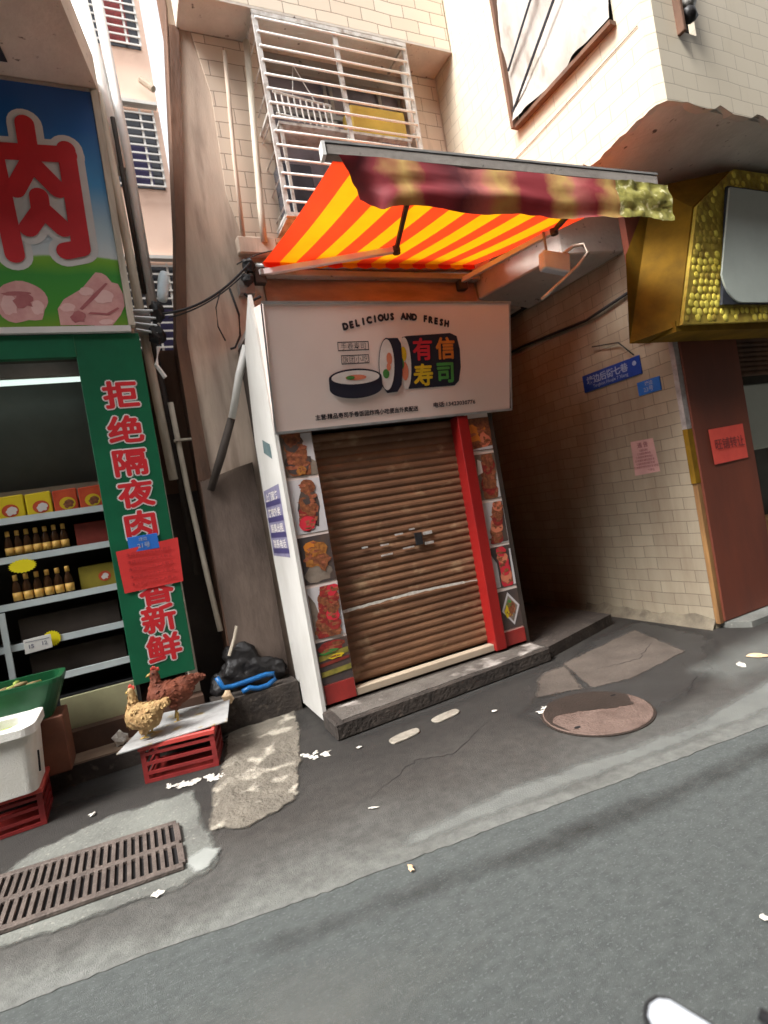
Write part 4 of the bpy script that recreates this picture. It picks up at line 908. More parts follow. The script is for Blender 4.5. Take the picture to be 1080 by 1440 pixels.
def arm(sh, el_, fr_, nm):
    q = B()
    def bar(a, c, w, h):
        a = Vector(a); c = Vector(c); d = (c - a).normalized(); n = d.cross(Vector((0, 0, 1))).normalized(); up = n.cross(d)
        q.prism([a + n * s1 + up * z1 for s1, z1 in ((-w, -h), (w, -h), (w, h), (-w, h))], c - a, 0)
    bar(sh, el_, .022, .024); o1 = q.build('folding_arm', M['alumL'], aw, bevel=.004)
    q = B(); 
    a = Vector(el_); c = Vector(fr_); d = (c - a).normalized(); n = d.cross(Vector((0, 0, 1))).normalized(); up = n.cross(d)
    q.prism([a + n * s1 + up * z1 for s1, z1 in ((-.014, -.016), (.014, -.016), (.014, .016), (-.014, .016))], c - a, 0)
    q.build('forearm', M['darkbrown'], o1)
    q = B(); q.lathe([(.032, -.035), (.036, 0), (.032, .035)], tuple(el_), 12); q.build('elbow', M['darkbrown'], o1)
    q = B(); q.box(sh[0] - .05, sh[0] + .05, sh[1] - .02, 4.65, sh[2] - .09, sh[2] + .05); q.build('bracket', M['darkbrown'], o1, bevel=.006)
M['alumL'] = mat('pale arm paint', (.70, .64, .62), (.60, .52, .50), 5, .4)
arm((1.36, 4.60, 3.63), (2.40, 4.05, 3.600), (1.90, 2.86, 3.44), 'l')
arm((3.42, 4.60, 3.60), (3.55, 3.43, 3.50), (3.20, 2.70, 3.38), 'r')
tg = thing('junction_clutter', 'grey clump of junction boxes and cable ends beside the left end of the awning', 'junction box', (1.28, 4.6, 3.6))
q = B(); q.box(1.17, 1.30, 4.60, 4.69, 3.46, 3.62, 0); q.blob((1.27, 4.58, 3.68), (.06, .05, .06), 1, 10, .5, seed=1); q.blob((1.24, 4.58, 3.56), (.05, .05, .05), 1, 10, .6, seed=5); q.tube([(1.2, 4.6, 3.45), (1.26, 4.58, 3.39), (1.33, 4.58, 3.42)], .012, 6, 1)
q.build('junction_box', [M['soffit2'], M['black']], tg)
def catn(a, c, sag, n=14): 
    a = Vector(a); c = Vector(c); return [a.lerp(c, k / n) - Vector((0, 0, sag * 4 * (k / n) * (1 - k / n))) for k in range(n + 1)]
for a, c, sg_, r, lab in (((.52, 4.55, 3.27), (1.27, 4.52, 3.68), .09, .010, 'thick black cable strung from the pipes to the awning'), ((.56, 4.56, 3.24), (1.26, 4.56, 3.64), .06, .006, 'thin black cable just below the thick one'),
                    ((1.18, 4.60, 3.70), (1.62, 4.60, 3.84), -.03, .005, 'thin arched wire above the left end of the awning')):
    tag(B().tube(catn(a, c, sg_), r, 6).build('cable', M['black'], smooth=True), lab, 'cable')
lp_ = [(1.02, 4.66, 3.50), (.96, 4.66, 3.36), (.95, 4.66, 3.2), (.99, 4.66, 3.08)]; tag(B().tube(lp_, .006, 6).build('cable_stub', M['black'], smooth=True), 'short dark cable end hanging down the plaster wall', 'cable')
lp_ = [(1.10, 4.66, 3.52), (1.14, 4.66, 3.30), (1.12, 4.66, 3.12), (1.06, 4.66, 3.02), (1.02, 4.66, 3.01)]; tag(B().tube(lp_, .010, 6).build('cable_hook', M['black'], smooth=True), 'curled black cable end on the plaster wall left of the sign box', 'cable')

# leaning plank beside the kiosk
q = B(); q.tube([(1.085, 4.36, 2.93), (1.00, 4.42, 2.72), (.90, 4.50, 2.40)], [.036, .032, .028], 10); tag(q.build('slanting_tube', M['panelwhite'], smooth=True), 'white slanting tube leaning behind the top of the kiosk side panel', 'tube')
q = B(); q.tube([(.90, 4.52, 2.40), (.78, 4.58, 2.12), (.66, 4.64, 1.86)], [.032, .036, .03], 8); tag(q.build('shadow_tube', M['darkbrown'], smooth=True), 'dark brown tube modelling the shadow below the white slanting tube', 'tube')  # shadow under the white tube, built as a dark brown tube

# ------------------------------------------------------------------ left building with the meat shop
lt = thing('meat_shop_building', 'building at the left with an open shop front framed in green', 'building', (-1, 4.6, 0))
F = FY(4.55)
q = B(); q.prism([(-6, 3.55, 5.0), (.09, 3.55, 5.0), (.35, 4.60, 5.0), (.35, 6, 5.0), (-6, 6, 5.0)], (0, 0, .3)); q.build('balcony_slab', M['soffit'], lt)
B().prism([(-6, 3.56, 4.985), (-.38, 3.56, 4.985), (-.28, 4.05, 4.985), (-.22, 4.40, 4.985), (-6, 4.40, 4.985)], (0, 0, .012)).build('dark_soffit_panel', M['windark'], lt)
q = B(); q.box(-6, .30, 4.60, 4.70, 3.14, 5.0); q.box(-6, -1.35, 4.60, 4.9, 0, 3.14); q.build('front_wall', M['plaster'], lt)
q = B(); q.box(-6, .30, 4.72, 8, 3.05, 3.2); q.build('shop_ceiling', M['darkbrown'], lt)
q = B(); q.box(.27, .33, 4.72, 8, 0, 5.0); q.build('gable_wall', M['beige'], lt)
B().box(-6, .27, 7.0, 7.1, 0, 3.05).build('rear_wall', M['dark'], lt)
q = B(); q.box(-1.5, -.12, 4.565, 4.62, 2.96, 3.13); q.build('header_board', M['green'], lt, bevel=.004)
B().box(-1.5, -.13, 4.66, 4.72, 2.86, 2.956).build('lintel_strip', mat('grey lintel strip', (.30, .29, .27), (.2, .19, .18), 5, .5), lt)
# big printed sign board
sb_ = thing('meat_shop_sign', 'large blue sky and green grass printed sign with one big red character', 'shop sign', (-1, 4.5, 3.15))
skym = ramp_mat('printed sky and grass', 'Z', 0, 1.85, [(0, (.20, .28, .02)), (.12, (.06, .27, .03)), (.25, (.045, .26, .04)), (.30, (.16, .36, .03)), (.318, (.20, .40, .05)), (.325, (.58, .60, .60)), (.45, (.42, .55, .62)), (.62, (.06, .28, .56)), (.85, (.012, .11, .36)), (1, (.01, .07, .25))], .35, wob=.10, wscale=2.6)
q = B(); q.prism([(-3, 4.55, 3.18), (.262, 4.55, 3.18), (.285, 4.55, 4.97), (-3, 4.55, 4.97)], (0, .045, 0)); pn = q.build('printed_panel', skym, sb_)
q = B(); q.box(-3, .275, 4.535, 4.598, 3.135, 3.178); q.build('bottom_trim', M['letterwhite'], sb_); q = B(); q.prism([(.264, 4.535, 3.18), (.31, 4.535, 3.18), (.335, 4.535, 4.99), (.288, 4.535, 4.97)], (0, .06, 0)); q.build('side_trim', M['beige'], sb_); q = B(); q.box(-3, .28, 4.54, 4.59, 4.971, 4.995); q.build('top_trim', M['soffit2'], sb_)
def strokes(b, lines, r, d0, m):
    d = d0
    for ln in lines:
        for i in range(len(ln) - 1):
            (x0, z0), (x1, z1) = ln[i], ln[i + 1]; dx, dz = x1 - x0, z1 - z0; l = math.hypot(dx, dz); ax, az = dx / l, dz / l; px, pz = -az, ax
            a0 = math.atan2(pz, px); pts = [(x0 + r * math.cos(a0 + math.pi * k / 10), z0 + r * math.sin(a0 + math.pi * k / 10)) for k in range(11)] + [(x1 + r * math.cos(a0 + math.pi + math.pi * k / 10), z1 + r * math.sin(a0 + math.pi + math.pi * k / 10)) for k in range(11)]
            b.flat(pts, F, d, m); d += .0003
    return d
rou = [[(-.365, 4.46), (-.37, 3.69)], [(-.72, 4.40), (-.37, 4.46), (.05, 4.50)], [(.05, 4.50), (.035, 3.76), (-.07, 3.735)], [(-.19, 4.66), (-.195, 4.38), (-.32, 4.17)], [(-.18, 4.36), (-.05, 4.19)], [(-.18, 4.13), (-.185, 4.02), (-.28, 3.89)], [(-.17, 4.03), (-.06, 3.90)]]
rou = [[(-.415, 4.44), (-.395, 3.70)]] + [[(-.415, 4.44), (.055, 4.46)]] + rou[2:]
extra = [[(-1.25, 4.5), (-1.2, 3.8)], [(-1.4, 4.2), (-.9, 4.25)], [(-.95, 4.6), (-.98, 3.75)], [(-1.3, 3.8), (-.9, 3.85)]]
q = B(); strokes(q, rou + extra, .112, .002, 0); q.build('lettering', M['letterwhite'], sb_)
q = B(); strokes(q, rou + extra, .062, .010, 0); q.build('lettering', M['letterred'], sb_)
ck = B(); K = [M['chick'], M['chickdark']]
ck.flat([(.14, 3.58), (.10, 3.585), (-.01, 3.46), (-.14, 3.38), (-.19, 3.31), (-.19, 3.19), (-.08, 3.19), (.03, 3.185), (.05, 3.17), (.15, 3.18), (.22, 3.26), (.26, 3.33), (.265, 3.42), (.24, 3.50), (.20, 3.51), (.17, 3.56)], F, .002, 0)
ck.flat(disc(-.06, 3.25, .05, .04, 12, .5), F, .004, 1); ck.flat([(-.03, 3.3), (.08, 3.40), (.17, 3.50), (.155, 3.505), (.06, 3.42), (-.05, 3.31)], F, .004, 1); ck.flat([(.0, 3.27), (.14, 3.26), (.22, 3.31), (.21, 3.32), (.13, 3.275), (.02, 3.285)], F, .0045, 1)
ck.flat(disc(-.40, 3.36, .165, .145, 26, .2), F, .002, 0); ck.flat(disc(-.385, 3.37, .06, .05, 14, .6), F, .004, 1); ck.flat(disc(-.42, 3.42, .09, .015, 14, .4), F, .0045, 1)
K.append(mat('chicken light', (.74, .48, .45), (.68, .40, .38), 9, .6))
ck.flat(disc(.13, 3.40, .07, .05, 14, .3), F, .0038, 2); ck.flat(disc(.02, 3.44, .05, .03, 14, .3), F, .0038, 2); ck.flat(disc(-.12, 3.32, .05, .03, 14, .3), F, .0036, 2); ck.flat(disc(.12, 3.21, .05, .02, 14, .3), F, .0036, 2)
ck.flat(disc(-.48, 3.34, .05, .07, 14, .3), F, .0032, 2); ck.flat(disc(-.31, 3.32, .04, .05, 14, .3), F, .0032, 2)
ck.build('meat_artwork', K, sb_)
# green pillar banner
gb = thing('green_pillar_banner', 'tall green banner on the shop pillar with a column of red characters', 'banner', (.1, 4.55, .5))
q = B(); q.prism([(-.13, 4.57, .50), (.305, 4.57, .50), (.325, 4.57, 3.13), (-.125, 4.57, 3.13)], (0, .05, 0)); q.build('banner_board', M['green'], gb, bevel=.003)
F2 = FY(4.568)
col = [('拒', .135, 2.63), ('绝', .125, 2.33), ('隔', .125, 2.04), ('夜', .125, 1.76), ('肉', .115, 1.49 + .0), ('香', .135, 1.16), ('新', .115, .93), ('鲜', .11, .70)]
col = [('拒', .125, 2.665), ('绝', .115, 2.40), ('隔', .110, 2.145), ('夜', .110, 1.91), ('肉', .105, 1.675), ('香', .130, 1.16), ('新', .115, .95), ('鲜', .115, .725)]
q = B(); q2 = B()
for chh, x, z in col:
    q.bold(chh, F2, x, z, .225, .018, .001, n=10, sx=1.12, sy=.95); q2.bold(chh, F2, x, z, .225, .0085, .003, n=6, sx=1.12, sy=.95)
q.build('lettering', M['letterwhite'], gb); q2.build('lettering', M['letterred'], gb)
s = thing('blue_number_plate', 'small bright blue plate above the red paper on the green banner', 'sign', (.1, 4.56, 1.5))
q = B(); q.box(-.005, .205, 4.556, 4.566, 1.475, 1.59); q.build('sign_plate', M['bluesign2'], s, bevel=.002); q = B(); q.text('塘边', FY(4.555), .10, 1.563, .03, .0005); q.text('21号', FY(4.555), .10, 1.515, .045, .001); q.build('lettering', M['bluetext'], s)
s = thing('red_notice', 'blank looking red paper pasted over the green banner', 'notice', (.1, 4.55, 1.17))
q = B(); q.poly([(-.085, 4.559, 1.185), (.33, 4.556, 1.19), (.345, 4.559, 1.53), (-.095, 4.554, 1.50)][::1]).build('paper', M['redpaper'], s)
q = B()
for k in range(5): q.text('本店诚招切肉工人数名', FY(4.551), .125, 1.46 - k * .055, .032, .0003)
q.build('lettering', mat('faint red ink', (.42, .02, .02), None, 8, .7), s)

# display shelf with goods
ds = thing('display_shelf', 'open display shelf with pale shelf edges inside the meat shop', 'shelf', (-.6, 5.0, .3))
X0, X1 = -1.7, -.115
ZS = [1.86, 1.575, 1.235, .935, .655]
for z in ZS:
    q = B(); q.box(X0, X1, 4.85, 4.875, z - .026, z + .022, 0); q.box(X0, X1, 4.876, 5.22, z - .012, z + .004, 1); q.build('shelf', [M['shelf'], M['greywall']], ds)
q = B(); q.box(-.925, -.885, 4.83, 4.849, .3, 1.2); q.build('front_post', M['shelf'], ds)
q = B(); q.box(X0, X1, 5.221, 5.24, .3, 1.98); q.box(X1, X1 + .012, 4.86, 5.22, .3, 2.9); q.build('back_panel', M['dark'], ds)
q = B(); q.box(X0, X1, 5.10, 5.12, 1.985, 2.10, 0); q.build('tan_rail', M['tan'], ds); q = B(); q.box(X0, X1, 5.30, 5.32, 1.9, 3.0); q.build('grey_back_glass', M['greywall'], ds)
q = B(); q.box(X0, X1, 4.86, 5.2, .30, .50); q.build('plinth', M['black'], ds)
q = B(); q.tube([(X0, 4.90, 2.885), (X1 - .02, 4.90, 2.90)], .028, 10); lo = q.build('fluorescent_tube', M['tube']); tag(lo, 'lit fluorescent tube under the lintel of the meat shop', 'lamp')
for x0, x1, m, lab in ((-.86, -.655, 'yellow', 'yellow food pack on the top shelf, farthest left'), (-.645, -.475, 'yellow', 'yellow food pack on the top shelf beside the red ones'), (-.465, -.30, 'packred', 'red and orange food pack in the middle of the top shelf'), (-.29, -.125, 'packred', 'red and orange food pack at the right end of the top shelf')):
    t = thing('food_pack', lab, 'food pack', ((x0 + x1) / 2, 4.93, 1.864), 'food packs on the top shelf')
    zt = 1.864 + .185
    q = B(); q.prism([(x0, 4.90, 1.864), (x1, 4.90, 1.864), (x1, 4.90, zt), (x0, 4.90, zt - .008)], (0, .09, 0)); q.build('carton', M[m], t, bevel=.008)
    cx = (x0 + x1) / 2 + .01; FF = FY(4.899); q = B(); q.flat(disc(cx, 1.935, .055, .048, 20), FF, .001, 0); q.flat(disc(cx + .012, 1.93, .036, .030, 16, .5), FF, .002, 1)
    q.build('printed_dish', [M['packred'] if m == 'yellow' else M['pyellow'], M['rice'] if m == 'yellow' else M['meat1']], t)
def bottle():
    t = thing('sauce_bottle', '', 'bottle', (0, 0, 0)); q = B(); q.lathe([(.022, 0), (.026, .006), (.026, .10), (.024, .118), (.012, .145), (.011, .165)]); q.build('glass', M['bottle'], t, smooth=True)
    q = B(); q.lathe([(.0268, .025), (.0268, .075)]); q.build('bottle_label', M['cap'], t, smooth=True); q = B(); q.lathe([(.0135, .150), (.0135, .183), (.011, .186)]); q.build('cap', M['cap'], t, smooth=True); return t
bt0 = bottle(); used = False
ordn = ['leftmost', 'second', 'third', 'fourth', 'fifth', 'sixth', 'rightmost']
for row, (z, n, xs, dx, nm, y) in enumerate(((1.579, 7, -.80, .0605, 'dark bottle with orange cap in the upper bottle row', 4.93), (1.239, 6, -.795, .0680, 'dark bottle with yellow label in the lower bottle row', 4.90))):
    for i in range(n):
        o = bt0 if not used else clone(bt0); used = True; o.location = (xs + i * dx, y, z); sc_ = 1.12 if row == 0 else 1.18; o.scale = (sc_,) * 3
        w = ordn[i] if i < n - 1 else 'rightmost'; o['label'] = f'{nm}, {w} of the row' if w in ('leftmost', 'rightmost') else f'{nm}, {w} from the left'; o['group'] = 'sauce bottles on the shelves'
for (x0, x1, z0, m, lab) in ((-.36, -.13, 1.579, 'oldred', 'dim red carton beside the upper bottle row'), (-.385, -.13, 1.239, 'oldyellow', 'dim yellow carton beside the lower bottle row'), (-.83, -.15, .939, 'darkbrown', 'dark carton filling the shelf below the lower bottle row'), (-.80, -.15, .659, 'darkbrown', 'dark carton on the lowest visible shelf')):
    t = thing('shelf_carton', lab, 'carton', ((x0 + x1) / 2, 4.95, z0), 'cartons on the shelves'); q = B(); q.box(x0, x1, 4.93, 5.15, z0, z0 + .19); q.build('carton', M[m], t, bevel=.005)
    if m == 'oldyellow': q = B(); q.flat(disc(-.21, 1.33, .045, .04, 16), FY(4.929), .001, 0); q.flat(disc(-.205, 1.328, .026, .022, 12, .5), FY(4.929), .002, 1); q.build('printed_dish', [M['packred'], M['rice']], t)
def starb(cx, cz, rx, rz, y, lab):
    pts = []
    for k in range(44): a = 2 * math.pi * k / 44; f = 1 if k % 2 == 0 else .86; pts.append((cx + rx * f * math.cos(a), cz + rz * f * math.sin(a)))
    q = B(); q.prism([(a, y, c) for a, c in pts], (0, .004, 0)); tag(q.build('price_star', M['star']), lab, 'price card', 'price cards on the shelf edges')
starb(-.725, 1.515, .092, .052, 4.84, 'yellow star shaped card on the shelf edge under the upper bottles'); starb(-.625, .945, .062, .060, 4.842, 'yellow star shaped card half behind the white price tag')
t = thing('price_tag', 'white double price tag hanging in front of a yellow star card', 'price tag', (-.71, 4.82, .92)); q = B(); q.prism([(-.80, 4.815, .875), (-.625, 4.815, .885), (-.625, 4.815, .985), (-.80, 4.815, .98)], (0, .006, 0)); q.build('tag_card', M['white'], t, bevel=.002)
q = B(); q.text('15', FY(4.8145), -.755, .925, .04, .001); q.text('12', FY(4.8145), -.67, .93, .04, .0006); q.flat(rct(-.79, -.635, .958, .962), FY(4.8145), .002); q.build('lettering', mat('grey ink', (.2, .2, .26), None, 6, .6), t)

# platform and steps of the meat shop
B().prism([(-6, 4.46, .004), (.36, 4.34, .004), (.36, 4.95, .004), (-6, 4.95, .004)], (0, 0, .125)).build('shop_step', M['kerb'], kind='structure')
B().prism([(-6, 4.465, .130), (-.10, 4.355, .130), (-.10, 4.60, .130), (-6, 4.60, .130)], (0, 0, .012)).build('step_tread', M['treadtan'], kind='structure')
B().box(-6, .33, 4.56, 6.9, .143, .295).build('shop_platform', M['riser'], kind='structure')
q = B(); q.box(-.62, -.125, 4.66, 4.70, .296, .52); q.build('tiled_plinth', M['ytile'], lt)
# dark gap between buildings
B().prism([(.375, 4.42, .004), (1.035, 4.40, .004), (1.035, 4.66, .004), (.375, 4.66, .004)], (0, 0, .235)).build('gap_kerb', M['kerb'], kind='structure')
B().box(.335, .60, 4.9, 9, .01, .22).build('gap_floor', M['kerb'], kind='structure') if False else None

# crates
def crate(W, D, H, rows):
    t = thing('plastic_crate', '', 'crate', (0, 0, 0)); t0 = .012
    q = B()
    for (x0, x1, y0, y1) in ((0, W, 0, t0), (0, W, D - t0, D)):
        zz = [0, .022]; q.box(x0, x1, y0, y1, 0, .022)
        for r_ in range(1, rows): z = H * r_ / rows; q.box(x0, x1, y0, y1, z - .010, z + .010)
        for x in (x0, x1 - .03): q.box(x, x + .03, y0 + .001, y1 - .001, .0221, H - .0321)
    for x0 in (0, W - t0):
        q.box(x0 + .0005, x0 + t0 - .0005, t0, D - t0, .001, .022)
        for r_ in range(1, rows): z = H * r_ / rows; q.box(x0, x0 + t0, t0, D - t0, z - .010, z + .010)
        for k in range(0): y = D * k / 3; q.box(x0 + .001, x0 + t0 - .001, y, y + .02, .0221, H - .0321)
    q.build('side_slats', M['crate'], t)
    q = B(); e = .010
    q.box(-e, W + e, -e, t0 + .003, H - .032, H); q.box(-e, W + e, D - t0 - .003, D + e, H - .032, H); q.box(-e, t0 + .003, t0 + .0035, D - t0 - .0035, H - .0315, H - .0005); q.box(W - t0 - .003, W + e, t0 + .0035, D - t0 - .0035, H - .0315, H - .0005)
    q.build('rim', mat('crate rim', (.52, .065, .05), (.40, .045, .04), 6, .4) if 'rimm' not in M else M['rimm'], t, bevel=.004)
    q = B(); q.box(t0, W - t0, t0, D - t0, .004, .012); q.build('base', M['dullred'], t); return t
c1 = crate(.46, .36, .245, 4); c1.location = (-.15, 3.955, .006); c1.rotation_euler = (0, 0, rad(-13)); c1['label'] = 'red slatted crate on the pavement under the grey board with the two chickens'
c2 = clone(c1); c2.location = (-1.145, 3.86, .006); c2.rotation_euler = (0, 0, rad(1)); c2['label'] = 'red crate on the pavement under the white styrofoam box'; c1['group'] = c2['group'] = 'red plastic crates on the pavement'
for ob in (c2,):
    ob.scale = (1, .96, .88)
# board
q = B(); q.prism([(-.28, 3.93, .255), (.40, 3.88, .255), (.50, 4.40, .258), (-.04, 4.52, .258)], (0, 0, .010)); bo = q.build('grey_board', M['board'], bevel=.002)
for v in bo.data.vertices: v.co.z += .010 * math.sin(v.co.x * 8)
tag(bo, 'dirty grey board laid over the red crate', 'board')
# chickens
def fuse(b, name, m, parent, vox=.008, sub=True, disp=.004):
    o = b.build('raw', m); 
    md = o.modifiers.new('r', 'REMESH'); md.mode = 'VOXEL'; md.voxel_size = vox; md.use_smooth_shade = True
    ms = o.modifiers.new('s', 'SMOOTH'); ms.iterations = 5; ms.factor = .5
    me = bpy.data.meshes.new_from_object(o.evaluated_get(bpy.context.evaluated_depsgraph_get()))
    for v in me.vertices: v.co += v.normal * disp * noise.noise(v.co * 55) + v.normal * disp * .8 * noise.noise(v.co * 130)
    me.polygons.foreach_set('use_smooth', [True] * len(me.polygons)); me.name = name
    bpy.data.objects.remove(o); p = bpy.data.objects.new(name, me); COL.objects.link(p); off = wloc(parent)
    for v in me.vertices: v.co -= off
    p.parent = parent; return p
def chicken(label, m, head_dir, head_up, tail, sit, loc, rz, s=1.0, lean=0):
    t = thing('chicken', label, 'chicken', (0, 0, 0)); lift = .035 if sit else .085
    b = B(); E_ = lambda p: Matrix.Rotation(p, 3, 'Y').to_euler()
    b.blob((0, 0, lift + .062), (.105, .068, .066), 0, 16, rot=E_(rad(-12)))
    b.blob((.06, 0, lift + .066), (.062, .058, .062), 0, 16); b.blob((-.055, 0, lift + .082), (.065, .05, .05), 0, 14)
    for k in range(6): b.blob((.075 + .008 * k * head_dir, 0, lift + .09 + k * .018 * head_up), (.040 - .0035 * k, .036 - .003 * k, .032), 0, 12)
    hx, hz = .075 + .05 * head_dir, lift + .09 + .118 * head_up
    b.blob((hx + .006, 0, hz), (.026, .020, .021), 0, 12)
    for k in range(5): b.blob((-.085 - .017 * k, 0, lift + .10 + tail * .018 * k), (.036 - .003 * k, .026 - .002 * k, .03 - .002 * k), 0, 10, rot=E_(rad(35)))
    for sgn in (-1, 1): b.blob((-.01, sgn * .060, lift + .068), (.075, .016, .042), 0, 14, rot=E_(rad(-14))); b.blob((.0, sgn * .032, lift + .015), (.032, .026, .036), 0, 10)
    body = fuse(b, 'body', m, t)
    rs = random.Random(len(label)); fb = B(); ps_ = [p for p in body.data.polygons]
    for k in range(620):
        p = rs.choice(ps_); c = p.center + wloc(t); n = p.normal
        if n.z < -.6 or (c - Vector((hx, 0, hz))).length < .028: continue
        bk = Vector((-1, 0, -.35 + .3 * rs.random())); bk = (bk - n * bk.dot(n)); 
        if bk.length < .2: continue
        bk.normalize(); sd_ = n.cross(bk); L_2 = rs.uniform(.012, .022); W_2 = L_2 * .42; tip = bk * L_2 + n * L_2 * rs.uniform(.04, .22)
        fb.add([c - n * .001, c + sd_ * W_2 + tip * .45, c + tip, c - sd_ * W_2 + tip * .45], [(0, 1, 2, 3)], rs.choice((0, 0, 1)))
    m_b = M['hen_tip_gold'] if m == M['hen_gold'] else M['hen_tip_brown']
    fb.build('feathers', [m, m_b], t)
    q = B()
    for k in range(5): q.blob((hx + .014 - .008 * k, 0, hz + .022 + .006 * math.sin(k * 1.3)), (.006, .0035, .011), 0, 8)
    q.blob((hx + .022, 0, hz - .018), (.007, .006, .012), 0, 8); q.build('comb', M['comb'], t, smooth=True)
    q = B(); q.tube([(hx + .022, 0, hz), (hx + .036, 0, hz - .003), (hx + .046, 0, hz - .008)], [.009, .006, .001], 8); q.build('beak', M['beak'], t, smooth=True)
    q = B(); 
    for sgn in (-1, 1): q.blob((hx + .014, sgn * .017, hz + .004), .0035, 0, 8)
    q.build('eyes', M['black'], t, smooth=True)
    for sgn in (-1, 1):
        q = B(); q.tube([(.0, sgn * .032, lift + .0), (-.008, sgn * .032, lift * .5), (0, sgn * .032, .006)], .006, 8)
        for an in (-.5, 0, .5, 3.14): q.tube([(0, sgn * .032, .006), (.028 * math.cos(an), sgn * .032 + .028 * math.sin(an), .004)], [.005, .002], 6)
        q.build('leg', M['beak'], t, smooth=True)
    t.location = loc; t.rotation_euler = (0, lean, rz); t.scale = s if isinstance(s, tuple) else (s,) * 3; return t
zt = .270
chicken('brown hen standing at the back of the grey board, its head to the left', M['hen_brown'], -.25, .78, .0, False, (.105, 4.26, zt - .02), rad(184), (1.36, 1.4, 1.38))
chicken('golden chicken crouching at the front left of the grey board', M['hen_gold'], -.35, .85, .25, True, (-.085, 4.05, zt), rad(150), (1.05, 1.3, 1.36))

# styrofoam box
fo = thing('styrofoam_box', 'white styrofoam box with greens inside, standing on a red crate', 'box', (-1.0, 4.0, .23))
def rr(x0, x1, y0, y1, r, n=5):
    out = []
    for cx, cy, a in ((x1 - r, y1 - r, 0), (x0 + r, y1 - r, 90), (x0 + r, y0 + r, 180), (x1 - r, y0 + r, 270)):
        for k in range(n + 1): t = rad(a + 90 * k / n); out.append((cx + r * math.cos(t), cy + r * math.sin(t)))
    return out
bx0, bx1, by0, by1, bz0, bz1 = -1.14, -.672, 3.80, 4.19, .222, .55
A = rr(bx0 + .02, bx1 - .02, by0 + .02, by1 - .02, .05); Bq = rr(bx0, bx1, by0, by1, .06); Cq = rr(bx0 - .025, bx1 + .025, by0 - .025, by1 + .025, .07); Dq = rr(bx0 + .07, bx1 - .07, by0 + .07, by1 - .07, .06)
rings = [[(x, y, bz0) for x, y in A], [(x, y, bz1) for x, y in Bq], [(x, y, bz1 + .005) for x, y in Cq], [(x, y, bz1 + .055 + .012 * math.sin(x * 9)) for x, y in Cq], [(x, y, bz1 + .062 + .012 * math.sin(x * 9)) for x, y in Dq], [(x, y, bz0 + .12) for x, y in Dq]]
q = B(); n = len(A); vs = [p for r_ in rings for p in r_]
q.add(vs, [(i * n + k, i * n + (k + 1) % n, (i + 1) * n + (k + 1) % n, (i + 1) * n + k) for i in range(5) for k in range(n)] + [tuple(range(n))[::-1], tuple(range(5 * n, 6 * n))])
q.build('box_shell', M['foam'], fo, smooth=False, bevel=.003)
q = B(); q.tube([(bx1 - .010, 3.92, .30), (bx1 - .004, 3.93, .42)], .006, 6); q.build('scratch', M['black'], fo)
vg_ = B()
for i in range(9): vg_.blob((-.84 + .03 * math.sin(i * 2.3) - .03 * i, 4.0 + .08 * math.cos(i * 1.7), .52 + .01 * (i % 3)), (.05, .06, .045), 0, 10, .5, seed=i)
tag(vg_.build('green_vegetables', M['leafveg'], smooth=True), 'light green vegetables lying in the styrofoam box', 'vegetables')
for o_ in (fo,): pass
tb = thing('green_tub', 'dark green plastic tub of roots standing behind the styrofoam box', 'tub', (-.85, 4.45, .5))
a = rr(-1.42, -.62, 4.22, 4.52, .06); c = rr(-1.50, -.53, 4.18, 4.55, .07); e = rr(-1.47, -.56, 4.21, 4.52, .06); n = len(a)
q = B(); rings = [[(x, y, .52) for x, y in a], [(x, y, .74) for x, y in c], [(x, y, .765) for x, y in c], [(x, y, .765) for x, y in e], [(x, y, .66) for x, y in e]]
q.add([p for r_ in rings for p in r_], [(i * n + k, i * n + (k + 1) % n, (i + 1) * n + (k + 1) % n, (i + 1) * n + k) for i in range(4) for k in range(n)] + [tuple(range(n))[::-1], tuple(range(4 * n, 5 * n))])
q.build('tub_shell', M['green2'], tb)
vg_ = B(); random.seed(9)
for i in range(46): 
    x = random.uniform(-1.35, -.60); vg_.blob((x, random.uniform(4.25, 4.48), .70 + random.uniform(0, .06)), (.05, .02, .016), i % 3 == 0, 8, .5, seed=i, rot=Matrix.Rotation(random.uniform(0, 3), 3, 'Z').to_euler())
tag(vg_.build('root_vegetables', [M['vegdry'], M['leafveg']], smooth=True), 'brownish root vegetables heaped in the green tub', 'vegetables')
q = B(); q.box(-1.40, -.56, 4.22, 4.50, .150, .518); o = q.build('brown_carton', mat('brown carton', (.20, .075, .04), (.12, .045, .025), 4, .7), bevel=.008); tag(o, 'reddish brown carton under the green tub', 'carton')
q = B(); q.blob((-.27, 4.45, .192), (.050, .04, .050), 0, 10, .7, seed=4); tag(q.build('paper_ball', M['chip']), 'crumpled white paper lying on the step left of the golden chicken', 'litter')

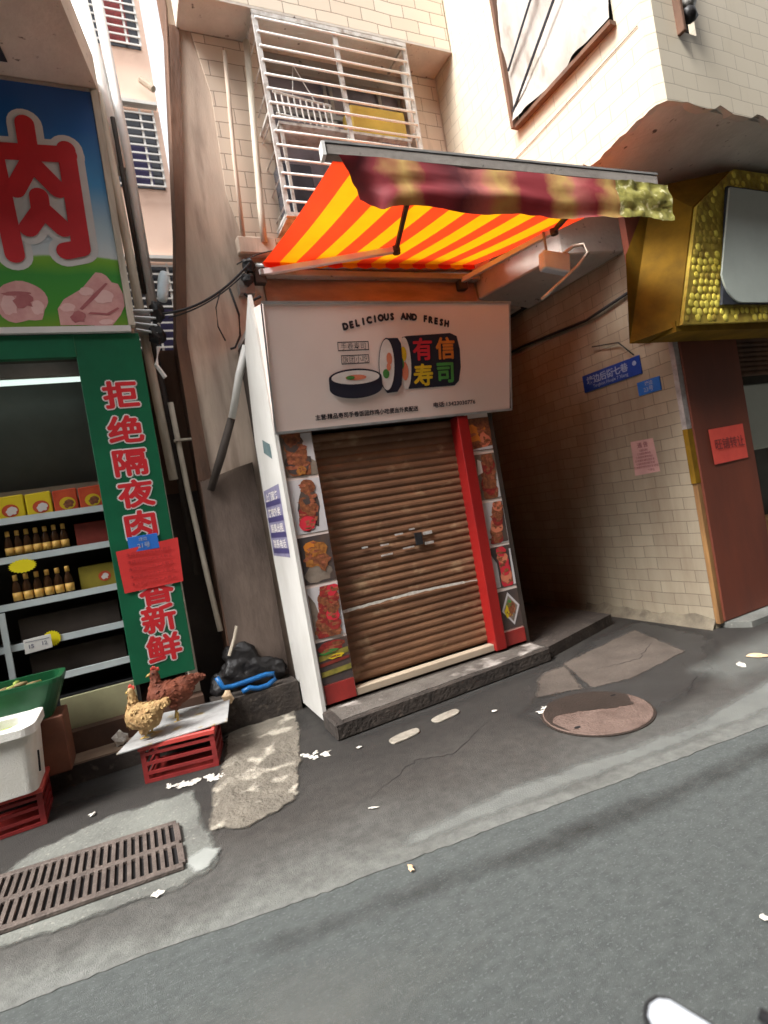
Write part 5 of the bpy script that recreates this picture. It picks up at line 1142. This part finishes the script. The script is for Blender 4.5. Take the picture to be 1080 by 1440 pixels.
# junk in the gap
bg_ = B(); 
for i, (x, y, z, r_) in enumerate(((.60, 4.86, .34, .13), (.80, 4.84, .32, .13), (.70, 4.88, .46, .11), (.50, 4.88, .28, .10), (.93, 4.84, .30, .09), (.60, 4.9, .50, .07))):
    bg_.blob((x, y - .22, z + .02), (r_, .08, r_), 0, 14, .5, seed=i)
o = fuse(bg_, 'rubbish_bags', M['bag'], bt, .012) ; o.parent = None; o.location = bt.location; tag(o, 'pile of black rubbish bags in the gap left of the kiosk', 'bags')
hs = B(); hs.tube([(.44, 4.47, .42), (.47, 4.46, .335), (.54, 4.45, .325), (.66, 4.44, .335), (.80, 4.44, .345), (.86, 4.44, .335), (.87, 4.44, .29), (.80, 4.43, .262), (.72, 4.42, .262), (.66, 4.42, .285), (.60, 4.42, .27)], .020, 10)
tag(hs.build('blue_tube', M['blueplastic'], smooth=True), 'bent blue plastic tube lying in front of the black bags', 'tube')
q = B(); q.blob((.485, 4.38, .27), (.042, .03, .055), 0, 10, .6, seed=3); tag(q.build('sponge_scrap', M['cream']), 'cream coloured foam scrap beside the blue handle', 'scrap')
q = B(); q.tube([(.56, 4.5, .55), (.62, 4.52, .66), (.66, 4.53, .76)], .012, 6); tag(q.build('white_stick', M['beige']), 'short pale stick poking up from the black bags', 'stick')

# pipes in the gap
PP = [([(.335, 4.90, 6.1), (.40, 4.90, 5.10), (.43, 4.9, 4.6)], .070, 'pipe', 'widest white pipe at the top of the gap beside the balcony slab'),
      ([(.475, 4.88, 6.2), (.50, 4.88, 4.8), (.49, 4.88, 3.42)], .042, 'pipe', 'long white downpipe in front of the salmon building'),
      ([(.35, 4.80, 5.15), (.375, 4.80, 4.0), (.385, 4.80, 3.0), (.41, 4.80, 2.0)], .036, 'beige', 'beige downpipe beside the green banner, reaching from the balcony'),
      ([(.435, 4.84, 5.0), (.44, 4.84, 3.55)], .020, 'darkbrown', 'dark brown pipe between the beige and the white downpipe'),  # dark strip between the downpipes, built as a brown tube
      ([(.485, 4.76, 2.62), (.50, 4.76, 1.9), (.53, 4.74, 1.2), (.555, 4.72, .72)], .022, 'beige', 'thin lower downpipe ending above the black bags'),
      ([(.44, 4.84, 3.2), (.46, 4.83, 2.4), (.47, 4.83, 1.2)], .028, 'darkbrown', 'dark pipe behind the thin lower downpipe')]
for p, r_, m, lab in PP: tag(B().tube(p, r_, 12).build('drain_pipe', M[m], smooth=True), lab, 'pipe', 'pipes in the gap')
q = B()
q.box(.31, .44, 4.70, 4.80, 3.18, 3.36, 0); q.blob((.50, 4.70, 3.34), (.055, .05, .09), 1, 12, .4, seed=2); q.blob((.47, 4.7, 3.16), (.06, .05, .08), 1, 12, .5, seed=8)
for k in range(4): q.tube([(.32, 4.69, 3.20 + .05 * k), (.48, 4.67, 3.16 + .06 * k)], .010, 6, 0)
q.tube([(.46, 4.68, 3.05), (.42, 4.66, 2.9), (.47, 4.66, 2.8)], .018, 6, 2)
tag(q.build('pipe_junction', [M['alum'], M['black'], M['white']], smooth=False), 'tangle of valves and black insulation where the pipes meet', 'pipe junction')
q = B(); q.lathe([(.008, -.01), (.034, 0), (.042, .04), (.044, .14), (.040, .20), (.026, .235), (.004, .245)], (0, 0, 0), 14); o = q.build('round_lamp', M['lampwhite'], smooth=True); o.location = (.545, 4.62, 3.40); o.rotation_euler = (0, rad(12), 0); tag(o, 'grey white capsule shaped lamp above the pipe junction', 'lamp')
q = B(); q.box(.46, .60, 4.72, 4.78, 2.30, 2.315); tag(q.build('wall_bracket', M['beige']), 'small flat bracket between the pipes and the tiled building', 'bracket')

# ------------------------------------------------------------------ salmon apartment building behind
sa = thing('salmon_apartment_block', 'tall salmon pink apartment block seen through the gap at upper left', 'building', (.5, 9, 0))
B().box(-1.5, 1.50, 9.0, 14, 0, 14).build('wall', M['pinkwall'], sa)
for z0, z1 in ((9.15, 11.3), (6.95, 8.15), (4.2, 5.75)):
    w = B().box(.45, 1.40, 8.985, 8.998, z0, z1).build('window', M['windark'], sa)
    q = B()
    zz = z0
    while zz <= z1: q.box(.45, 1.40, 8.90, 8.915, zz - .012, zz + .012); zz += .125
    for x in (.45, .93, 1.19, 1.38): q.box(x, x + .03, 8.916, 8.93, z0, z1)
    q.build('window_bars', M['white'], w)
    q = B(); q.box(.40, 1.47, 8.86, 8.984, z1 + .05, z1 + .10); q.build('ledge', M['white'], w)
    q = B(); q.box(.95, 1.25, 8.965, 8.984, z0 + .05, z0 + (z1 - z0) * .55); q.build('curtain', M['meat2'] if z0 > 8 else M['purple'], w)
q = B(); q.tube([(1.30, 8.9, 8.6), (1.45, 8.8, 8.40)], .05, 8); q.build('vent_stub', M['tan'], sa)

# ------------------------------------------------------------------ unseen buildings added to block sky light
ob = thing('unseen_opposite_block', 'plain unseen row of buildings across the street, added to block sky light', 'building', (0, -4, 0))
B().box(-30, 30, -9, -2.4, 0, 11).build('wall', M['darkbase'], ob)  # unseen wall, height and distance set to darken the lower street
B().box(-18, .10, 5.2, 6.6, 5.31, 12).build('unseen_upper_block', M['plaster'], lt)  # unseen storeys added to keep out sky light from behind
B().box(-18, -6.01, 4.6, 9, 0, 5.30).build('unseen_end_block', M['plaster'], lt)  # unseen mass added to close the left street end to the sky
B().box(8.41, 20, 2.4, 9, 0, 9).build('unseen_end_block', M['tile_b'], rt)  # same for the right street end, added against open sky light

# ------------------------------------------------------------------ scooter mirror at the lower right
mt = thing('scooter_mirror', 'white and black scooter mirror at the lower right corner', 'mirror', (.45, .36, .0))
ol = [(x_ + .002, y_ + .006) for x_, y_ in [(.398, .434), (.404, .446), (.418, .454), (.432, .4535), (.442, .444), (.452, .398), (.448, .34), (.40, .33), (.385, .38)]]
q = B(); q.prism([(x, y, .905) for x, y in ol], (0, 0, .022)); q.build('housing', M['black'], mt, bevel=.004)
cx_ = sum(p[0] for p in ol) / len(ol); cy_2 = sum(p[1] for p in ol) / len(ol)
q = B(); q.prism([(cx_ + (x - cx_) * .84 - .003, cy_2 + (y - cy_2) * .86 - .004, .9275) for x, y in ol], (0, 0, .003)); q.build('mirror_face', M['mirrorwhite'], mt, bevel=.001)
q = B(); q.tube([(.42, .36, .904), (.43, .30, .86), (.46, .20, .70), (.50, .12, .004)], .010, 8); q.build('stem', M['black'], mt, smooth=True)
bl_ = thing('brake_lever', 'black tip of a brake lever at the very lower right corner', 'lever', (.50, .37, .0))
q = B(); q.tube([(.4975, .385, .925), (.505, .360, .92), (.52, .30, .90), (.54, .18, .70), (.55, .12, .004)], [.006, .007, .008, .008, .008], 8); q.build('lever', M['black'], bl_, smooth=True)

# ------------------------------------------------------------------ camera, light, world
cam = bpy.data.cameras.new('camera'); co = bpy.data.objects.new('camera', cam); COL.objects.link(co); S.camera = co
yaw, roll, pitch = rad(24.85), rad(9.8), rad(-.65)
F0 = Vector((math.sin(yaw), math.cos(yaw), 0)); R0 = Vector((math.cos(yaw), -math.sin(yaw), 0)); U0 = Vector((0, 0, 1))
Fw = F0 * math.cos(pitch) + U0 * math.sin(pitch); U1 = U0 * math.cos(pitch) - F0 * math.sin(pitch)
Xc = R0 * math.cos(roll) - U1 * math.sin(roll); Yc = R0 * math.sin(roll) + U1 * math.cos(roll)
mx = Matrix((Xc, Yc, -Fw)).transposed().to_4x4(); mx.translation = (0, 0, 1.5); co.matrix_world = mx
cam.sensor_fit = 'VERTICAL'; cam.sensor_height = 36; cam.lens = 36 * 780 / 1440; cam.clip_end = 500; cam.clip_start = .05
cam.dof.use_dof = True; cam.dof.focus_distance = 2.6; cam.dof.aperture_fstop = 2.8
S.render.resolution_x = 768; S.render.resolution_y = 1024

w = bpy.data.worlds.new('World'); S.world = w; w.use_nodes = True; nt = w.node_tree
bg = nt.nodes['Background']; sky = nt.nodes.new('ShaderNodeTexSky'); sky.sky_type = 'NISHITA'; sky.sun_disc = False
SE, SA = rad(52), rad(-107)      # elevation, azimuth from +Y towards +X
sky.sun_elevation = SE; sky.sun_rotation = SA; sky.air_density = 1.0; sky.dust_density = 4; sky.altitude = 0
hs_ = nt.nodes.new('ShaderNodeHueSaturation'); hs_.inputs['Saturation'].default_value = .12
nt.links.new(sky.outputs[0], hs_.inputs['Color']); nt.links.new(hs_.outputs[0], bg.inputs['Color']); bg.inputs['Strength'].default_value = .145
sd = Vector((math.sin(SA) * math.cos(SE), math.cos(SA) * math.cos(SE), math.sin(SE)))
sl = bpy.data.lights.new('sun', 'SUN'); sl.energy = 1.6; sl.angle = rad(22); sl.color = (1, .98, .95)
so = bpy.data.objects.new('sun', sl); COL.objects.link(so); so.rotation_euler = sd.to_track_quat('Z', 'Y').to_euler()
S.view_settings.view_transform = 'Standard'; S.view_settings.look = 'None'; S.view_settings.exposure = 1.85; S.view_settings.gamma = 1
S.cycles.max_bounces = 8; S.cycles.diffuse_bounces = 5; S.cycles.sample_clamp_indirect = 6
